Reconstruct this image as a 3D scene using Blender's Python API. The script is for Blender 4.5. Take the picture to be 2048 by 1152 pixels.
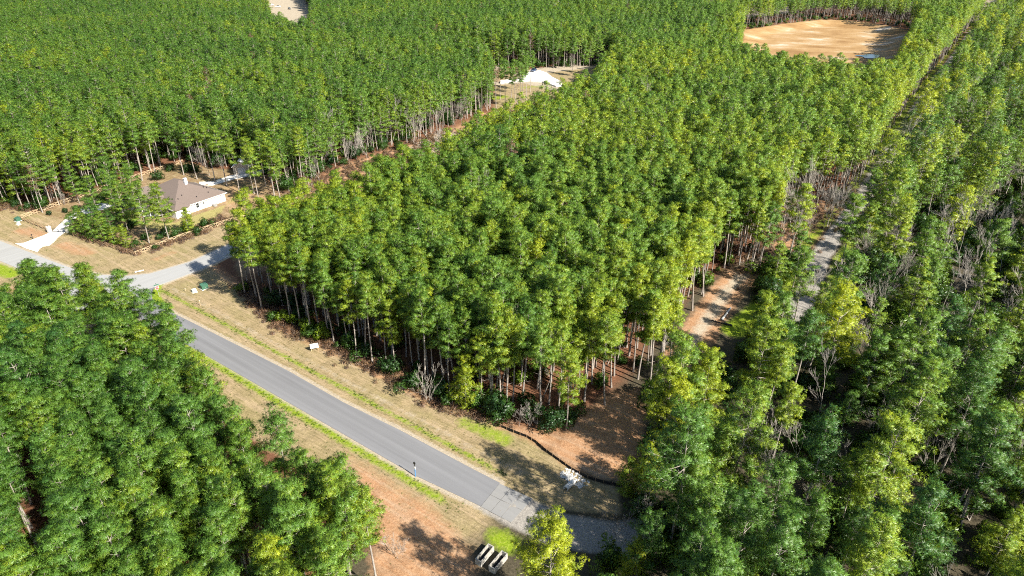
import bpy, bmesh, math, random
import numpy as np
from mathutils import Vector, Matrix, Euler

for o in list(bpy.data.objects):
    bpy.data.objects.remove(o)
S = bpy.context.scene
R = math.radians

# ------------------------------------------------------------------ camera, sky, sun, exposure
CAM_H, PITCH, FOCAL = 75.0, 28.4, 1366.0 / 2048.0          # height in metres, degrees below level, focal length / frame width
cam_d = bpy.data.cameras.new("camera")
cam = bpy.data.objects.new("camera", cam_d)
S.collection.objects.link(cam)
cam.location = (0, 0, CAM_H)
cam.rotation_euler = (R(90 - PITCH), 0, 0)
cam_d.sensor_width = 36.0
cam_d.lens = 36.0 * FOCAL
cam_d.clip_start = 0.5
cam_d.clip_end = 12000
S.camera = cam

SUN_EL, SUN_DIR = 38.0, (0.766, -0.643)                    # degrees up; horizontal direction towards the sun
world = bpy.data.worlds.new("World")
S.world = world
world.use_nodes = True
wn = world.node_tree
bg = wn.nodes["Background"]
sky = wn.nodes.new("ShaderNodeTexSky")
sky.sky_type = 'NISHITA'
sky.sun_disc = False
sky.sun_elevation = R(SUN_EL)
sky.sun_rotation = math.atan2(SUN_DIR[0], SUN_DIR[1])
sky.air_density = 1.0
sky.dust_density = 0.6
wn.links.new(sky.outputs[0], bg.inputs[0])
bg.inputs[1].default_value = 0.075
sun_d = bpy.data.lights.new("sun", 'SUN')
sun_d.energy = 5.0
sun_d.angle = R(0.5)
sun_d.color = (1.0, 0.94, 0.84)
sun = bpy.data.objects.new("sun", sun_d)
S.collection.objects.link(sun)
ce = math.cos(R(SUN_EL))
sun.rotation_euler = Vector((-SUN_DIR[0] * ce, -SUN_DIR[1] * ce, -math.sin(R(SUN_EL)))).to_track_quat('-Z', 'Y').to_euler()
sun.location = (120, -100, 200)
S.view_settings.view_transform = 'Standard'
S.view_settings.look = 'None'
S.view_settings.exposure = 1.25
S.view_settings.gamma = 1.0
S.view_settings.use_curve_mapping = False
S.render.engine = 'CYCLES'
S.cycles.max_bounces = 6
S.cycles.diffuse_bounces = 2
S.cycles.transmission_bounces = 3
S.cycles.use_denoising = False
S.cycles.filter_width = 1.05
S.cycles.use_adaptive_sampling = True
S.cycles.adaptive_threshold = 0.02

rng = np.random.default_rng(11)
random.seed(11)

# ------------------------------------------------------------------ survey helper: a sight line of the photograph met with level z
def gp(u, v, z=0.0):
    p = R(PITCH)
    x = (u - 1024) / 1366.0
    y = -(v - 576) / 1366.0
    d = (x, math.cos(p) + y * math.sin(p), -math.sin(p) + y * math.cos(p))
    t = (z - CAM_H) / d[2]
    return (d[0] * t, d[1] * t)

def gps(pts, z=0.0):
    return [gp(u, v, z) for u, v in pts]

def project(x, y, z=0.0):
    p = R(PITCH)
    dep = y * math.cos(p) - (z - CAM_H) * math.sin(p)
    up = y * math.sin(p) + (z - CAM_H) * math.cos(p)
    return 1024 + 1366 * x / dep, 576 - 1366 * up / dep, dep

# ------------------------------------------------------------------ node material helpers
class NT:
    def __init__(self, mat):
        self.t = mat.node_tree
        self.n = self.t.nodes
        self.l = self.t.links
    def node(self, typ, **kw):
        nd = self.n.new(typ)
        for k, v in kw.items():
            setattr(nd, k, v)
        return nd
    def put(self, sock, val):
        if hasattr(val, "is_output"):
            self.l.new(val, sock)
        elif isinstance(val, (tuple, list)) and len(val) == 3 and sock.type == 'RGBA':
            sock.default_value = (*val, 1)
        else:
            sock.default_value = val
    def noise(self, scale, detail=4, rough=0.6, vec=None, out=0):
        nd = self.node("ShaderNodeTexNoise")
        nd.inputs["Scale"].default_value = scale
        nd.inputs["Detail"].default_value = detail
        nd.inputs["Roughness"].default_value = rough
        if vec is not None:
            self.l.new(vec, nd.inputs["Vector"])
        return nd.outputs[out]
    def math(self, op, a, b=None, c=None, clamp=False):
        nd = self.node("ShaderNodeMath", operation=op, use_clamp=clamp)
        for i, v in enumerate((a, b, c)):
            if v is not None:
                self.put(nd.inputs[i], v)
        return nd.outputs[0]
    def mix(self, f, a, b, blend='MIX'):
        nd = self.node("ShaderNodeMix", data_type='RGBA', blend_type=blend)
        self.put(nd.inputs[0], f)
        self.put(nd.inputs[6], a)
        self.put(nd.inputs[7], b)
        return nd.outputs[2]
    def ramp(self, f, stops):
        nd = self.node("ShaderNodeValToRGB")
        e = nd.color_ramp.elements
        while len(e) > 1:
            e.remove(e[-1])
        e[0].position, e[0].color = stops[0][0], (*stops[0][1], 1)
        for p, c in stops[1:]:
            k = e.new(p)
            k.color = (*c, 1)
        self.put(nd.inputs[0], f)
        return nd.outputs[0]
    def pos(self):
        return self.node("ShaderNodeNewGeometry").outputs["Position"]
    def obj(self):
        return self.node("ShaderNodeTexCoord").outputs["Object"]
    def mapping(self, vec, scale=(1, 1, 1), rot=(0, 0, 0), loc=(0, 0, 0)):
        nd = self.node("ShaderNodeMapping")
        self.l.new(vec, nd.inputs[0])
        nd.inputs["Location"].default_value = loc
        nd.inputs["Rotation"].default_value = rot
        nd.inputs["Scale"].default_value = scale
        return nd.outputs[0]
    def bump(self, h, strength=0.5, dist=0.1):
        nd = self.node("ShaderNodeBump")
        nd.inputs["Strength"].default_value = strength
        nd.inputs["Distance"].default_value = dist
        self.l.new(h, nd.inputs["Height"])
        return nd.outputs[0]

MATS = {}
def new_mat(name):
    m = bpy.data.materials.new(name)
    m.use_nodes = True
    MATS[name] = m
    return m, NT(m), m.node_tree.nodes["Principled BSDF"]

def simple(name, col, rough=0.7, var=0.18, scale=3.0, metal=0.0, spec=0.3, coords='obj', bump=0.0):
    """plain coloured material with a mottled grain"""
    m, t, b = new_mat(name)
    v = t.obj() if coords == 'obj' else t.pos()
    n = t.noise(scale, 5, 0.65, v)
    dark = tuple(c * (1 - var) for c in col)
    lite = tuple(min(1, c * (1 + var)) for c in col)
    t.put(b.inputs["Base Color"], t.ramp(n, [(0.3, dark), (0.7, lite)]))
    b.inputs["Roughness"].default_value = rough
    b.inputs["Metallic"].default_value = metal
    b.inputs["Specular IOR Level"].default_value = spec
    if bump:
        t.l.new(t.bump(t.noise(scale * 6, 4, 0.6, v), bump, 0.03), b.inputs["Normal"])
    return m

def foliage_mat(name, dark, mid, light, trans=0.25, speck=0.35):
    """needles or leaves: colour by the plant's own tint and by tuft age, slightly see-through"""
    m, t, b = new_mat(name)
    a = t.node("ShaderNodeAttribute", attribute_type='INSTANCER', attribute_name='tint')
    s = t.node("ShaderNodeAttribute", attribute_type='GEOMETRY', attribute_name='shade')
    f = t.math('ADD', a.outputs["Fac"], t.math('MULTIPLY_ADD', s.outputs["Fac"], speck, -speck * 0.5), clamp=True)
    col = t.ramp(f, [(0.0, dark), (0.5, mid), (1.0, light)])
    t.put(b.inputs["Base Color"], col)
    b.inputs["Roughness"].default_value = 0.42
    b.inputs["Specular IOR Level"].default_value = 0.5
    tr = t.node("ShaderNodeBsdfTranslucent")
    t.l.new(t.mix(0.5, col, light), tr.inputs[0])
    mx = t.node("ShaderNodeMixShader")
    mx.inputs[0].default_value = trans
    t.l.new(b.outputs[0], mx.inputs[1])
    t.l.new(tr.outputs[0], mx.inputs[2])
    t.l.new(mx.outputs[0], t.n["Material Output"].inputs[0])
    return m

foliage_mat("pine_needles", (0.038, 0.128, 0.026), (0.140, 0.272, 0.032), (0.385, 0.440, 0.014), 0.24, 0.45)
foliage_mat("dead_needles", (0.16, 0.09, 0.06), (0.24, 0.14, 0.09), (0.32, 0.20, 0.12), 0.2)
foliage_mat("broad_leaves", (0.020, 0.060, 0.018), (0.055, 0.130, 0.015), (0.200, 0.290, 0.015), 0.25, 0.5)
foliage_mat("dry_leaves", (0.14, 0.085, 0.05), (0.24, 0.13, 0.07), (0.30, 0.20, 0.10), 0.2)
foliage_mat("weed_blades", (0.06, 0.14, 0.012), (0.15, 0.25, 0.02), (0.34, 0.29, 0.12), 0.25)
simple("pine_bark", (0.29, 0.255, 0.22), 0.9, 0.4, 2.5)
simple("pale_bark", (0.42, 0.38, 0.33), 0.9, 0.3, 2.0)
simple("grey_bark", (0.30, 0.27, 0.24), 0.9, 0.35, 2.0)
simple("white_wall", (0.80, 0.79, 0.76), 0.75, 0.05, 0.8)
simple("white_trim", (0.80, 0.80, 0.78), 0.5, 0.05, 1.0)
simple("white_metal", (0.78, 0.80, 0.82), 0.4, 0.06, 1.0)
simple("stone_block", (0.70, 0.67, 0.62), 0.85, 0.22, 5.0, bump=0.4)
simple("new_lumber", (0.47, 0.36, 0.22), 0.8, 0.25, 4.0)
simple("grey_lumber", (0.42, 0.35, 0.27), 0.85, 0.3, 4.0)
simple("concrete", (0.62, 0.60, 0.56), 0.85, 0.12, 0.8, coords='pos', bump=0.15)
simple("weathered_concrete", (0.36, 0.34, 0.30), 0.9, 0.3, 1.5, bump=0.3)
simple("white_rock", (0.50, 0.49, 0.465), 0.9, 0.3, 3.0, bump=0.4)
simple("black_cloth", (0.018, 0.018, 0.020), 0.8, 0.3, 4.0)
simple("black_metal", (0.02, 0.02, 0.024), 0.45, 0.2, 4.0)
simple("trough_shade", (0.02, 0.02, 0.02), 0.9, 0.2, 3.0)
simple("green_steel", (0.05, 0.13, 0.085), 0.5, 0.12, 2.0)
simple("pale_plastic", (0.55, 0.62, 0.55), 0.5, 0.1, 2.0)
simple("blue_paint", (0.04, 0.22, 0.50), 0.5, 0.12, 3.0)
simple("sign_white", (0.85, 0.85, 0.86), 0.5, 0.04, 1.0)
simple("sign_red", (0.55, 0.02, 0.03), 0.45, 0.08, 3.0)
simple("sign_green", (0.02, 0.14, 0.07), 0.45, 0.08, 3.0)
simple("galvanised", (0.45, 0.46, 0.47), 0.45, 0.12, 5.0, metal=0.6)
simple("glass_dark", (0.02, 0.025, 0.03), 0.08, 0.1, 2.0, spec=0.6)
simple("car_silver", (0.55, 0.57, 0.60), 0.3, 0.03, 2.0, spec=0.6)
simple("car_black", (0.03, 0.032, 0.038), 0.25, 0.05, 2.0, spec=0.6)
simple("car_blue", (0.02, 0.05, 0.12), 0.25, 0.05, 2.0, spec=0.6)
simple("car_white", (0.80, 0.80, 0.80), 0.3, 0.03, 2.0, spec=0.6)
simple("tyre_rubber", (0.02, 0.02, 0.02), 0.85, 0.2, 5.0)
simple("wheel_rim", (0.5, 0.5, 0.52), 0.35, 0.1, 5.0, metal=0.7)
simple("lamp_lens", (0.75, 0.75, 0.72), 0.2, 0.05, 4.0)
simple("grey_shingle", (0.22, 0.21, 0.20), 0.9, 0.2, 4.0)
simple("stained_or_shaded_wood", (0.30, 0.20, 0.12), 0.8, 0.3, 4.0)  # brown wood of doors and stakes; on the front fences it paints shade

m, t, b = new_mat("roof_shingle")
v = t.obj()
wv = t.node("ShaderNodeTexWave", wave_type='BANDS', bands_direction='Z')
wv.inputs["Scale"].default_value = 2.4
wv.inputs["Distortion"].default_value = 1.2
t.l.new(v, wv.inputs["Vector"])
n1 = t.noise(6.0, 6, 0.7, v)
n2 = t.noise(0.5, 3, 0.5, v)
c = t.ramp(n1, [(0.3, (0.105, 0.079, 0.066)), (0.7, (0.178, 0.138, 0.116))])
c = t.mix(t.math('MULTIPLY', wv.outputs["Fac"], 0.25), c, (0.105, 0.078, 0.066))
c = t.mix(t.math('MULTIPLY', n2, 0.35), c, (0.185, 0.145, 0.122))
t.put(b.inputs["Base Color"], c)
b.inputs["Roughness"].default_value = 0.9
t.l.new(t.bump(n1, 0.3, 0.02), b.inputs["Normal"])

ROAD_U = Vector((-0.801, 0.598))        # along the paved road, towards the junction
ROAD_N = Vector((0.598, 0.801))         # across it, towards the standing block of pines
ROAD_0 = Vector((-18.1, 85.4))
ROAD_AZ = math.atan2(0.598, -0.801)

def asphalt(name, base, az, var=0.16):
    m, t, b = new_mat(name)
    p = t.pos()
    rot = t.node("ShaderNodeVectorRotate", rotation_type='Z_AXIS')
    t.l.new(p, rot.inputs["Vector"])
    rot.inputs["Angle"].default_value = -az
    al = t.mapping(rot.outputs[0], (0.015, 0.75, 1.0))
    streak = t.noise(1.0, 3, 0.55, al)
    fine = t.noise(9.0, 4, 0.7, p)
    big = t.noise(0.12, 4, 0.6, p)
    c = t.ramp(streak, [(0.30, tuple(x * (1 - var) for x in base)), (0.68, tuple(x * (1 + var) for x in base))])
    c = t.mix(t.math('MULTIPLY', fine, 0.22), c, tuple(x * 0.72 for x in base))
    c = t.mix(t.math('MULTIPLY', big, 0.35), c, tuple(x * 1.25 for x in base))
    t.put(b.inputs["Base Color"], c)
    b.inputs["Roughness"].default_value = 0.8
    b.inputs["Specular IOR Level"].default_value = 0.25
    t.l.new(t.bump(fine, 0.25, 0.01), b.inputs["Normal"])
    return m
asphalt("asphalt_dark", (0.175, 0.176, 0.182), ROAD_AZ, 0.2)
asphalt("asphalt_light", (0.31, 0.31, 0.30), math.atan2(0.77, 0.63), 0.10)
asphalt("slab_grey", (0.225, 0.222, 0.215), ROAD_AZ, 0.1)

m, t, b = new_mat("driveway_concrete")
p = t.pos()
c = t.ramp(t.noise(0.5, 5, 0.65, p), [(0.3, (0.66, 0.64, 0.60)), (0.7, (0.80, 0.78, 0.74))])
t.put(b.inputs["Base Color"], c)
b.inputs["Roughness"].default_value = 0.85

m, t, b = new_mat("puddle_water")
p = t.pos()
t.put(b.inputs["Base Color"], (0.05, 0.11, 0.17))
b.inputs["Roughness"].default_value = 0.06
t.l.new(t.bump(t.noise(1.2, 3, 0.6, p), 0.08, 0.05), b.inputs["Normal"])

# ground: pine straw, with mown verge, fresh grass, red soil, pale sand and lawn where the survey puts them
m, t, b = new_mat("ground_cover")
p = t.pos()
A = t.node("ShaderNodeAttribute", attribute_name="cover_a")
B = t.node("ShaderNodeAttribute", attribute_name="cover_b")
sa = t.node("ShaderNodeSeparateColor"); t.l.new(A.outputs["Color"], sa.inputs[0])
sb = t.node("ShaderNodeSeparateColor"); t.l.new(B.outputs["Color"], sb.inputs[0])
nz = t.noise(0.55, 6, 0.72, p)
nf = t.noise(2.6, 5, 0.75, p)
nb = t.noise(0.09, 5, 0.62, p)
nff = t.noise(8.0, 3, 0.7, p)
rot = t.node("ShaderNodeVectorRotate", rotation_type='Z_AXIS')
t.l.new(p, rot.inputs["Vector"]); rot.inputs["Angle"].default_value = -ROAD_AZ
ns = t.noise(1.0, 5, 0.7, t.mapping(rot.outputs[0], (0.05, 0.8, 1)))
ns2 = t.noise(1.0, 4, 0.7, t.mapping(rot.outputs[0], (0.35, 2.6, 1)))
def layer(base, mask, col, amt=0.7, sharp=3.0, n=None):
    f = t.math('ADD', mask, t.math('MULTIPLY_ADD', n or nz, amt, -0.5 * amt))
    f = t.math('MULTIPLY_ADD', t.math('SUBTRACT', f, 0.5), sharp, 0.5, clamp=True)
    f = t.math('MULTIPLY', f, t.math('GREATER_THAN', mask, 0.02))
    return t.mix(f, base, col)
straw = t.ramp(nf, [(0.25, (0.085, 0.042, 0.026)), (0.5, (0.22, 0.098, 0.055)), (0.78, (0.34, 0.175, 0.105))])
straw = t.mix(t.math('MULTIPLY', nb, 0.45), straw, (0.13, 0.085, 0.05))
tan = t.ramp(t.math('MULTIPLY_ADD', nf, 0.6, t.math('MULTIPLY', ns2, 0.4)), [(0.30, (0.225, 0.172, 0.088)), (0.48, (0.345, 0.262, 0.145)), (0.68, (0.46, 0.36, 0.215))])
tan = t.mix(t.ramp(nb, [(0.45, (0, 0, 0)), (0.66, (0.5, 0.5, 0.5))]), tan, t.ramp(nf, [(0.3, (0.19, 0.185, 0.06)), (0.7, (0.33, 0.29, 0.12))]))
tan = t.mix(t.ramp(ns, [(0.48, (0, 0, 0)), (0.64, (0.7, 0.7, 0.7))]), tan, (0.48, 0.36, 0.23))
tan = t.mix(t.ramp(ns2, [(0.34, (0.6, 0.6, 0.6)), (0.5, (0, 0, 0))]), tan, (0.20, 0.165, 0.075))
lawn = t.ramp(nf, [(0.28, (0.26, 0.23, 0.07)), (0.7, (0.46, 0.40, 0.17))])
green = t.ramp(nf, [(0.28, (0.13, 0.21, 0.012)), (0.52, (0.24, 0.33, 0.02)), (0.75, (0.42, 0.42, 0.12))])
red = t.ramp(nf, [(0.25, (0.29, 0.140, 0.068)), (0.5, (0.44, 0.245, 0.130)), (0.78, (0.56, 0.365, 0.22))])
red = t.mix(t.ramp(ns, [(0.48, (0, 0, 0)), (0.7, (0.7, 0.7, 0.7))]), red, (0.52, 0.38, 0.26))
sand = t.ramp(nf, [(0.25, (0.34, 0.27, 0.19)), (0.55, (0.48, 0.41, 0.31)), (0.8, (0.60, 0.53, 0.43))])
clay = t.ramp(t.noise(0.035, 6, 0.6, t.mapping(p, (1, 1.5, 1))), [(0.32, (0.30, 0.17, 0.07)), (0.50, (0.44, 0.28, 0.13)), (0.60, (0.50, 0.36, 0.21)), (0.68, (0.70, 0.62, 0.52))])
grav = t.ramp(nf, [(0.25, (0.22, 0.20, 0.18)), (0.6, (0.40, 0.37, 0.33)), (0.85, (0.56, 0.52, 0.46))])
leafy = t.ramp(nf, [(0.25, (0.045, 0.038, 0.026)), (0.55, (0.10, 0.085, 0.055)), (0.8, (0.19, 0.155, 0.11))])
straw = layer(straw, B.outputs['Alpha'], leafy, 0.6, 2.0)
c = layer(straw, sa.outputs[0], tan)
c = layer(c, sb.outputs[1], lawn)
c = layer(c, sa.outputs[2], red, 0.9, 2.2)
c = layer(c, sb.outputs[0], sand, 0.8, 3.0)
c = layer(c, sb.outputs[2], grav, 0.6, 3.0)
c = layer(c, sa.outputs[1], green, 0.9, 2.6, t.noise(0.8, 6, 0.75, p))
c = layer(c, A.outputs["Alpha"], clay, 0.3, 3.0)
t.put(b.inputs["Base Color"], t.mix(1.0, c, (0.79, 0.79, 0.78), 'MULTIPLY'))
b.inputs["Roughness"].default_value = 0.95
b.inputs["Specular IOR Level"].default_value = 0.1
hh = t.math('ADD', t.math('MULTIPLY', nf, 0.5), t.math('MULTIPLY_ADD', nz, 0.6, t.math('MULTIPLY', nff, 0.25)))
t.l.new(t.bump(hh, 0.75, 0.26), b.inputs["Normal"])

# ------------------------------------------------------------------ mesh helpers
def link(o):
    S.collection.objects.link(o)
    return o

def tag(o, label=None, cat=None, group=None, kind=None):
    if label: o["label"] = label
    if cat: o["category"] = cat
    if group: o["group"] = group
    if kind: o["kind"] = kind
    return o

def empty(name, loc=(0, 0, 0), rz=0.0, label=None, cat=None, group=None):
    o = bpy.data.objects.new(name, None)
    o.empty_display_size = 0.3
    o.location = loc
    o.rotation_euler = (0, 0, rz)
    link(o)
    return tag(o, label, cat, group)

def mesh_np(name, V, F, mats, midx=None, shade=None, normals=None):
    """triangle mesh straight from arrays"""
    V = np.asarray(V, np.float32); F = np.asarray(F, np.int32)
    me = bpy.data.meshes.new(name)
    me.vertices.add(len(V)); me.vertices.foreach_set("co", V.ravel())
    nf = len(F)
    me.loops.add(nf * 3); me.loops.foreach_set("vertex_index", F.ravel())
    me.polygons.add(nf)
    me.polygons.foreach_set("loop_start", np.arange(0, nf * 3, 3, dtype=np.int32))
    me.polygons.foreach_set("loop_total", np.full(nf, 3, np.int32))
    for k in mats:
        me.materials.append(MATS[k])
    if midx is not None:
        me.polygons.foreach_set("material_index", np.asarray(midx, np.int32))
    if shade is not None:
        at = me.attributes.new("shade", 'FLOAT', 'POINT')
        at.data.foreach_set("value", np.asarray(shade, np.float32))
    me.update(calc_edges=True)
    if normals is not None:
        me.polygons.foreach_set("use_smooth", np.ones(nf, bool))
        me.normals_split_custom_set_from_vertices(np.asarray(normals, np.float32))
    return me

def obj(name, me, parent=None, loc=(0, 0, 0), rz=0.0, scale=None):
    o = bpy.data.objects.new(name, me)
    link(o)
    o.parent = parent
    o.location = loc
    o.rotation_euler = (0, 0, rz)
    if scale is not None:
        o.scale = scale
    return o

class MB:
    """collects boxes, prisms and tubes into one mesh"""
    def __init__(self):
        self.v = []; self.f = []; self.m = []
    def poly(self, pts, faces, mi=0):
        o = len(self.v)
        self.v += [tuple(p) for p in pts]
        self.f += [tuple(i + o for i in f) for f in faces]
        self.m += [mi] * len(faces)
    def box(self, x0, x1, y0, y1, z0, z1, mi=0):
        self.poly([(x0, y0, z0), (x1, y0, z0), (x1, y1, z0), (x0, y1, z0), (x0, y0, z1), (x1, y0, z1), (x1, y1, z1), (x0, y1, z1)],
                  [(0, 3, 2, 1), (4, 5, 6, 7), (0, 1, 5, 4), (1, 2, 6, 5), (2, 3, 7, 6), (3, 0, 4, 7)], mi)
    def cyl(self, x, y, z0, z1, r0, r1=None, n=10, mi=0, axis='z'):
        r1 = r0 if r1 is None else r1
        pts = []
        for z, r in ((z0, r0), (z1, r1)):
            for k in range(n):
                a = 2 * math.pi * k / n
                q = (x + r * math.cos(a), y + r * math.sin(a), z)
                if axis == 'y':
                    q = (x + r * math.cos(a), z, y + r * math.sin(a))
                if axis == 'x':
                    q = (z, x + r * math.cos(a), y + r * math.sin(a))
                pts.append(q)
        fs = [(k, (k + 1) % n, n + (k + 1) % n, n + k) for k in range(n)]
        fs += [tuple(range(n - 1, -1, -1)), tuple(range(n, 2 * n))]
        self.poly(pts, fs, mi)
    def mesh(self, name, mats, bevel=0.0, smooth=False):
        me = bpy.data.meshes.new(name)
        me.from_pydata(self.v, [], self.f)
        for k in (mats if isinstance(mats, (list, tuple)) else [mats]):
            me.materials.append(MATS[k])
        me.polygons.foreach_set("material_index", self.m)
        bm = bmesh.new(); bm.from_mesh(me)
        bmesh.ops.recalc_face_normals(bm, faces=bm.faces)
        if bevel:
            bmesh.ops.bevel(bm, geom=list(bm.edges), offset=bevel, segments=2, affect='EDGES', profile=0.6)
        bm.to_mesh(me); bm.free()
        if smooth:
            me.polygons.foreach_set("use_smooth", [True] * len(me.polygons))
        me.update()
        return me
    def build(self, name, mats, parent=None, bevel=0.0, smooth=False, loc=(0, 0, 0), rz=0.0):
        return obj(name, self.mesh(name, mats, bevel, smooth), parent, loc, rz)

def sdf(P, poly):
    """signed distance (negative inside) from points to a closed polygon"""
    P = np.asarray(P, float); n = len(poly)
    d2 = np.full(len(P), 1e18); ins = np.zeros(len(P), bool)
    for i in range(n):
        a = np.array(poly[i]); b = np.array(poly[(i + 1) % n]); e = b - a
        w = P - a
        tt = np.clip((w @ e) / max(e @ e, 1e-9), 0, 1)
        q = w - tt[:, None] * e
        d2 = np.minimum(d2, (q * q).sum(1))
        c1 = (a[1] <= P[:, 1]) & (b[1] > P[:, 1]); c2 = (b[1] <= P[:, 1]) & (a[1] > P[:, 1])
        cr = e[0] * w[:, 1] - e[1] * w[:, 0]
        ins ^= (c1 & (cr > 0)) | (c2 & (cr < 0))
    d = np.sqrt(d2)
    return np.where(ins, -d, d)

def ldist(P, line):
    """distance from points to an open polyline"""
    P = np.asarray(P, float); d2 = np.full(len(P), 1e18)
    for i in range(len(line) - 1):
        a = np.array(line[i]); e = np.array(line[i + 1]) - a
        w = P - a
        tt = np.clip((w @ e) / max(e @ e, 1e-9), 0, 1)
        q = w - tt[:, None] * e
        d2 = np.minimum(d2, (q * q).sum(1))
    return np.sqrt(d2)

def road_sd(P):
    P = np.asarray(P, float) - np.array(ROAD_0)
    return P @ np.array(ROAD_U), P @ np.array(ROAD_N)

# ------------------------------------------------------------------ survey of the place (all in metres on the ground)
T19 = 19.0
EDGE = gps([(430, 535), (475, 572), (523, 622), (559, 655), (637, 690), (712, 722), (800, 768), (872, 803), (943, 820), (1002, 848), (1077, 866), (1131, 857), (1175, 838), (1208, 812)])
VERGE = gps([(303, 590), (313, 572), (400, 535), (450, 515)]) + EDGE[:10] + gps([(1053, 873), (1092, 900), (1143, 935), (1175, 953), (1240, 975), (1240, 1030), (1060, 1010), (951, 943), (797, 856), (687, 808), (575, 740), (450, 678), (337, 620)])
SOILBANK = gps([(1000, 846), (1060, 858), (1110, 870), (1160, 835), (1210, 790), (1275, 780), (1290, 830), (1275, 900), (1270, 960), (1200, 955), (1143, 930), (1092, 895)])
FRONTYARD = gps([(-60, 440), (-60, 470), (0, 482), (60, 505), (100, 522), (150, 541), (200, 551), (250, 553), (300, 548), (380, 525), (470, 484), (560, 445), (540, 425), (452, 450), (270, 505), (150, 470), (125, 440), (60, 425), (0, 412), (-60, 400)])
YARD = gps([(52, 432), (118, 406), (220, 372), (285, 348), (365, 322), (430, 335), (520, 340), (565, 385), (570, 420), (452, 455), (270, 511), (136, 463)])
LAWN = gps([(225, 420), (300, 440), (350, 445), (455, 408), (500, 400), (470, 380), (440, 430), (380, 455), (330, 462), (270, 452), (220, 436)])
WESTV = gps([(-80, 480), (0, 524), (60, 548), (104, 566), (112, 604), (60, 640), (-80, 690)])
GAP = gps([(430, 352), (547, 388), (605, 380), (650, 344), (720, 316), (780, 297), (830, 282), (905, 254), (960, 226), (1050, 210)]) + gps([(1060, 205), (1000, 234), (930, 268), (900, 300), (820, 317), (760, 338), (700, 370), (640, 393), (560, 415), (485, 432), (452, 450)], 15.0)
CUL = gps([(1000, 234), (1060, 204), (1110, 190), (1150, 175), (1180, 160)], 15.5) + gps([(1225, 140), (1215, 128), (1130, 136), (1050, 138), (985, 136), (880, 112), (850, 112), (900, 136), (985, 160), (985, 215)])
POND = [(122, 386), (125, 353), (134, 332), (148, 320), (153, 308), (176, 326), (205, 375), (245, 440)] + gps([(1832, 68), (1800, 58), (1760, 50), (1700, 42), (1640, 40), (1560, 48), (1480, 62)])
TOPCLEAR = gps([(538, 28), (592, 44), (610, 42)], T19) + gps([(634, 30), (618, 18), (606, -8), (600, -25), (530, -25), (530, 5)])
FARSAND = gps([(1410, 36), (1500, 34), (1600, 24), (1590, 10), (1420, 14)])
BARE = gps([(1520, 545), (1530, 500), (1545, 440), (1590, 412), (1660, 395), (1690, 420), (1640, 480), (1600, 520)])
ROADEND = [(-2, 73), (6, 68), (15, 66), (22, 68)]
OPENEND = gps([(690, 905), (1000, 1035), (1240, 1010), (1255, 1060), (1150, 1150), (1130, 1800), (740, 1800), (742, 1080)])
VISTA = gps([(1345, 700), (1420, 640), (1500, 600), (1510, 690), (1475, 840), (1345, 850)])
HOLLOW = gps([(1640, 600), (1690, 540), (1760, 500), (1850, 455), (2100, 440), (2100, 790), (1900, 790), (1720, 800)])
HOLLOW2 = gps([(1680, 1060), (1690, 880), (1860, 860), (1880, 1040), (1780, 1090)])
TRACK = [(60, 126), (66, 134), (78, 156), (109, 199), (153, 265), (200, 335), (252, 407), (330, 520), (400, 615), (477, 727), (540, 815)]
BREAK = [(32, 109), (40, 122), (49, 137), (55, 145)]
TOPROAD = [(400, 615), (477, 727), (540, 815)]

LIGHT_ROAD = gps([(-60, 462), (0, 482), (60, 505), (100, 521), (150, 539), (200, 550), (250, 552.5), (300, 547.5), (380, 524), (470, 484), (560, 440), (640, 400), (664, 408), (580, 456), (480, 503), (400, 540), (350, 559), (312, 573), (268, 586), (225, 601), (150, 633), (40, 676), (-60, 716), (-60, 664), (20, 637), (98, 614), (113, 607), (118, 595), (104, 565), (60, 547), (0, 522), (-60, 496)])
DARK_ROAD = gps([(225, 601.5), (268, 586.5), (312, 573.5), (307, 579), (303, 588), (305, 599), (315, 610), (337, 621.5), (450, 678), (575, 741), (687, 805), (797, 859), (951, 941), (1000, 966), (961, 1012.5), (830, 951), (700, 876), (578, 806), (430, 721), (330, 665), (262, 628), (235, 617)])

def drive_poly():
    return gps([(30, 487), (52, 497), (75, 504.5), (80, 497), (86, 493), (98, 491.5), (108, 484), (118, 473), (130, 465), (137, 452), (147, 440), (158, 432), (172, 428), (200, 421), (232, 413), (262, 404), (262, 392), (225, 400), (190, 410), (162, 419), (144, 429), (128, 441), (112, 456), (103, 464), (85, 472), (66, 479), (48, 486)])
DRIVE = drive_poly()

def terrain(P):
    P = np.asarray(P, float)
    x, y = P[:, 0], P[:, 1]
    far = np.clip((y - 235) / 120, 0, 1) + np.clip((x - 60) / 80, 0, 1) * 0.4
    z = far * (1.1 * np.sin(x / 71 + 0.4) * np.sin(y / 93) + 0.7 * np.sin(x / 37 + y / 51))
    near = ldist(P, TRACK)
    s, d = road_sd(P)
    ditch = np.exp(-((d - 11.5) / 2.4) ** 2) * np.clip((30 - s) / 25, 0, 1) * np.clip((s + 40) / 15, 0, 1)
    z = z - 0.55 * ditch
    z = z + 0.35 * np.exp(-((d - 5.2) / 1.6) ** 2) * -0.3
    bank = np.clip(-sdf(P, SOILBANK) / 4, 0, 1)
    z = z + 0.5 * bank
    sp = sdf(P, POND)
    bas = np.clip((-sp - 5) / 14, 0, 1)
    z = np.where(sp < 2, z * (1 - np.clip((-sp + 2) / 8, 0, 1)), z)
    z = z - 2.4 * bas * bas * (3 - 2 * bas)
    z = z + 1.0 * np.exp(-((sp + 2.5) / 2.4) ** 2)
    return z

def tz(x, y):
    return float(terrain([(x, y)])[0])

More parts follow.
